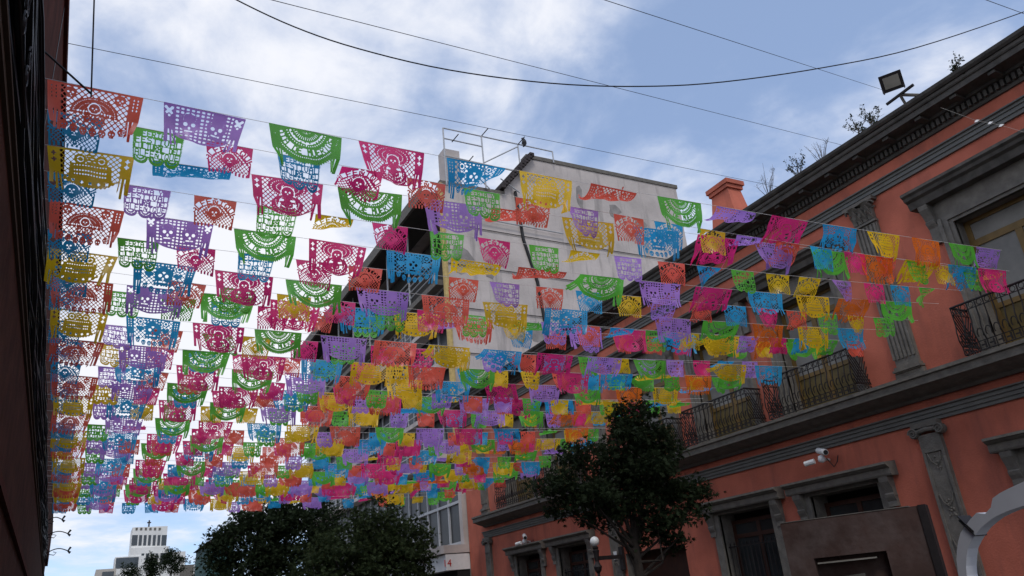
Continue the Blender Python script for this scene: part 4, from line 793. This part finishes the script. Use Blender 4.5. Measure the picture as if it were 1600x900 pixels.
POSE1 = {0: ['calm', 'billow', 'calm_far', 'calm_c', 'twist', 'calm_b', 'roll', 'calm_far', 'crumple', 'flap', 'flap_side', 'calm_c', 'calm_b', 'calm', 'flap_side'],
         2: ['calm', 'roll', 'calm', 'calm_far', 'calm', 'roll', 'calm_far', 'calm', 'flap', 'calm', 'calm', 'calm', 'flap', 'flap_side', 'billow', 'crumple'],
         4: ['calm', 'calm', 'calm_far', 'calm', 'calm', 'crumple', 'roll', 'twist_back', 'billow', 'flap', 'billow', 'calm', 'flap', 'billow', 'flap_side', 'flap'],
         6: ['calm', 'calm', 'calm', 'calm', 'calm', 'calm', 'calm', 'calm', 'calm_far', 'calm', 'flap', 'flap_side', 'calm', 'billow', 'roll', 'flap'],
         1: ['calm', 'calm', 'calm', 'calm', 'twist_back', 'calm', 'calm_far', 'calm', 'calm', 'calm', 'calm', 'billow', 'roll', 'flap', 'calm', 'calm_far', 'flap_side', 'calm', 'billow', 'calm', 'roll'],
         3: ['calm', 'calm', 'calm', 'calm', 'roll', 'calm', 'calm', 'calm', 'calm', 'roll', 'calm', 'calm', 'twist']}
YS = [7.0, 7.62, 8.06, 8.8, 9.39, 9.98, 10.6, 11.1, 11.75, 12.2]
while YS[-1] < 31.9: YS.append(YS[-1]+(rng.uniform(.56, .66) if YS[-1] < 17 else rng.uniform(.70, .84)))
items = []; nstr = len(YS)
for si, Y in enumerate(YS):
    zl = 6.5+(0.02 if si == 0 else rng.uniform(-.10, .10)); zr = 6.25+rng.uniform(-.22, .2) if si else 6.84; skew = (0, .5)[si] if si < 2 else .95+rng.uniform(-.15, .15); xl = -.69+SL*Y; xr = 14.62
    sag = rng.uniform(.06, .16) if si < 3 else rng.uniform(.10, .24)
    def zf(x, zl=zl, zr=zr, xl=xl, xr=xr, sag=sag): t = (x-xl)/(xr-xl); return zl+(zr-zl)*t-4*sag*t*(1-t)
    def yf(x, Y=Y, xl=xl, xr=xr, skew=skew): return Y-skew*(x-xl)/(xr-xl)
    big = si % 2 == 0
    ym = rng.uniform(-.04, .04)
    pts = [(x, yf(x), zf(x)) for x in np.linspace(xl, xr, 24)]
    pts.insert(0, (xl-.06, Y-.05, zf(xl)-.05))
    so_ = MB().tube(pts, .0028 if Y < 14 else .004, 4).build('banner_string', MT['string']); tag(so_, 'thin pale string holding %s paper banners, %s string along the street' % ('large' if big else 'small', ordw(si+1)), 'string', 'strings across the street')
    x = xl+.13+.006*(Y-7); seq = (ODD if (si//2) % 2 == 0 else EVEN) if big else (SMALL if (si//2) % 2 == 0 else SMALL2); i = 0; off = 0 if si < 13 else int(rng.random() < .3)
    W = WBIG if big else WSM
    xmax = 14.55 if si < 3 else rng.uniform(13.9, 14.6)
    XB = [-.76, .25, 1.25, 2.24, 3.28, 4.23, 5.30, 6.4, 7.5, 8.6, 9.7, 10.8, 11.9, 12.95, 13.75]; x = XB[0]-.018*(Y-7) if big else -.78-.018*(Y-7); x_base = x
    while x+W < xmax+.05:
        if big: cl = seq[(i+(off if i > 2 else 0)) % len(seq)]; d = CD[cl]
        else:
            cl, d = seq[i % len(seq)]
            if si > 8 and rng.random() < .25: cl = rng.choice(['red', 'yellow', 'green', 'blue', 'purple', 'magenta'])
        pl = POSE1.get(si)
        if pl and i < len(pl): pn = pl[i]
        else:
            rough = .05+.60*min(1, max(0, (x-3)/8)); pn = rng.choice(['twist', 'twist_back', 'roll', 'crumple', 'billow', 'flap', 'flap_side'], p=[.07, .08, .15, .1, .16, .22, .22]) if rng.random() < rough else rng.choice(['calm', 'calm_b', 'calm_c', 'calm_far', 'billow'], p=[.25, .25, .2, .2, .1])
        skip = si > 3 and rng.random() < .04
        if pn == 'calm' and si > 0 and rng.random() < .6: pn = rng.choice(['calm_b', 'calm_c', 'calm_far'])
        if not skip: items.append(dict(si=si, i=i, x=x+W/2, Y=yf(x+W/2), z=zf(x+W/2), sl=(zf(x+W)-zf(x))/W, W=W, cl=str(cl), d=d, pn=str(pn), flip=rng.random() < .25 and d not in 'GHC' and si > 5, rz=rng.normal(0, .03)-skew/15.5))
        i += 1; x = (XB[i]-.018*(Y-7)*(1-i/14) if i < len(XB) else 99) if big else x_base+.745*i
        x += rng.uniform(-.04, .04)
for it in items: it['size'] = it['W']/depth((it['x'], it['Y'], it['z']))
items.sort(key=lambda q: -q['size'])
near = items[:300]; far = items[300:]
cnt = {}
for it in sorted(near, key=lambda q: (q['si'], q['i'])): cnt[it['si']] = cnt.get(it['si'], 0)+1; it['n'] = cnt[it['si']]
STATE = {'flap': 'wind-lifted ', 'flap_side': 'wind-blown ', 'roll': 'curled-up ', 'crumple': 'crumpled ', 'twist': 'twisted ', 'twist_back': 'twisted '}
for it in sorted(near, key=lambda q: (q['si'], q['i'])):
    me = MESHES[it['d'], it['pn']]; o = bpy.data.objects.new('paper_banner', me); col.objects.link(o)
    o.location = (it['x'], it['Y'], it['z']); o.rotation_euler = (rng.normal(0, .05), -math.atan(it['sl']), it['rz']); o.scale = ((-1 if it['flip'] else 1)*rng.uniform(.97, 1.03), 1, rng.uniform(.96, 1.04))
    o.material_slots[0].link = 'OBJECT'; o.material_slots[0].material = PAPER[it['cl']]
    tag(o, '%s%s paper banner, %s, %s from brown wall on %s string' % (STATE.get(it['pn'], ''), it['cl'], MOTIF[it['d']], ordw(it['n']), ordw(it['si']+1)), 'paper banner', 'paper banners strung across the street')
V = []; Fc = []; mi = []; cols = list(PAPER); base = 0
for it in far:
    pv, pf = FAR[it['d'], it['pn']]; a = -math.atan(it['sl'])+0; q = pv*np.array([-1 if it['flip'] else 1, 1, 1]); q = np.stack([q[:, 0], q[:, 1], q[:, 2]+q[:, 0]*it['sl']], 1)+np.array([it['x'], it['Y']+0, it['z']]); V.append(q)
    Fc.extend([tuple(k+base for k in f) for f in pf]); mi.extend([cols.index(it['cl'])]*len(pf)); base += len(pv)
me = bpy.data.meshes.new('distant_paper_banners'); me.from_pydata(np.concatenate(V).tolist(), [], Fc)
for c in cols: me.materials.append(PAPER[c])
me.polygons.foreach_set('material_index', mi); me.polygons.foreach_set('use_smooth', [True]*len(mi))
o = link('distant_paper_banners', me); tag(o, 'mass of many-coloured paper banners on the farther strings', 'paper banners', kind='stuff')
print('banners', len(items), 'strings', nstr, 'far tris', len(Fc))
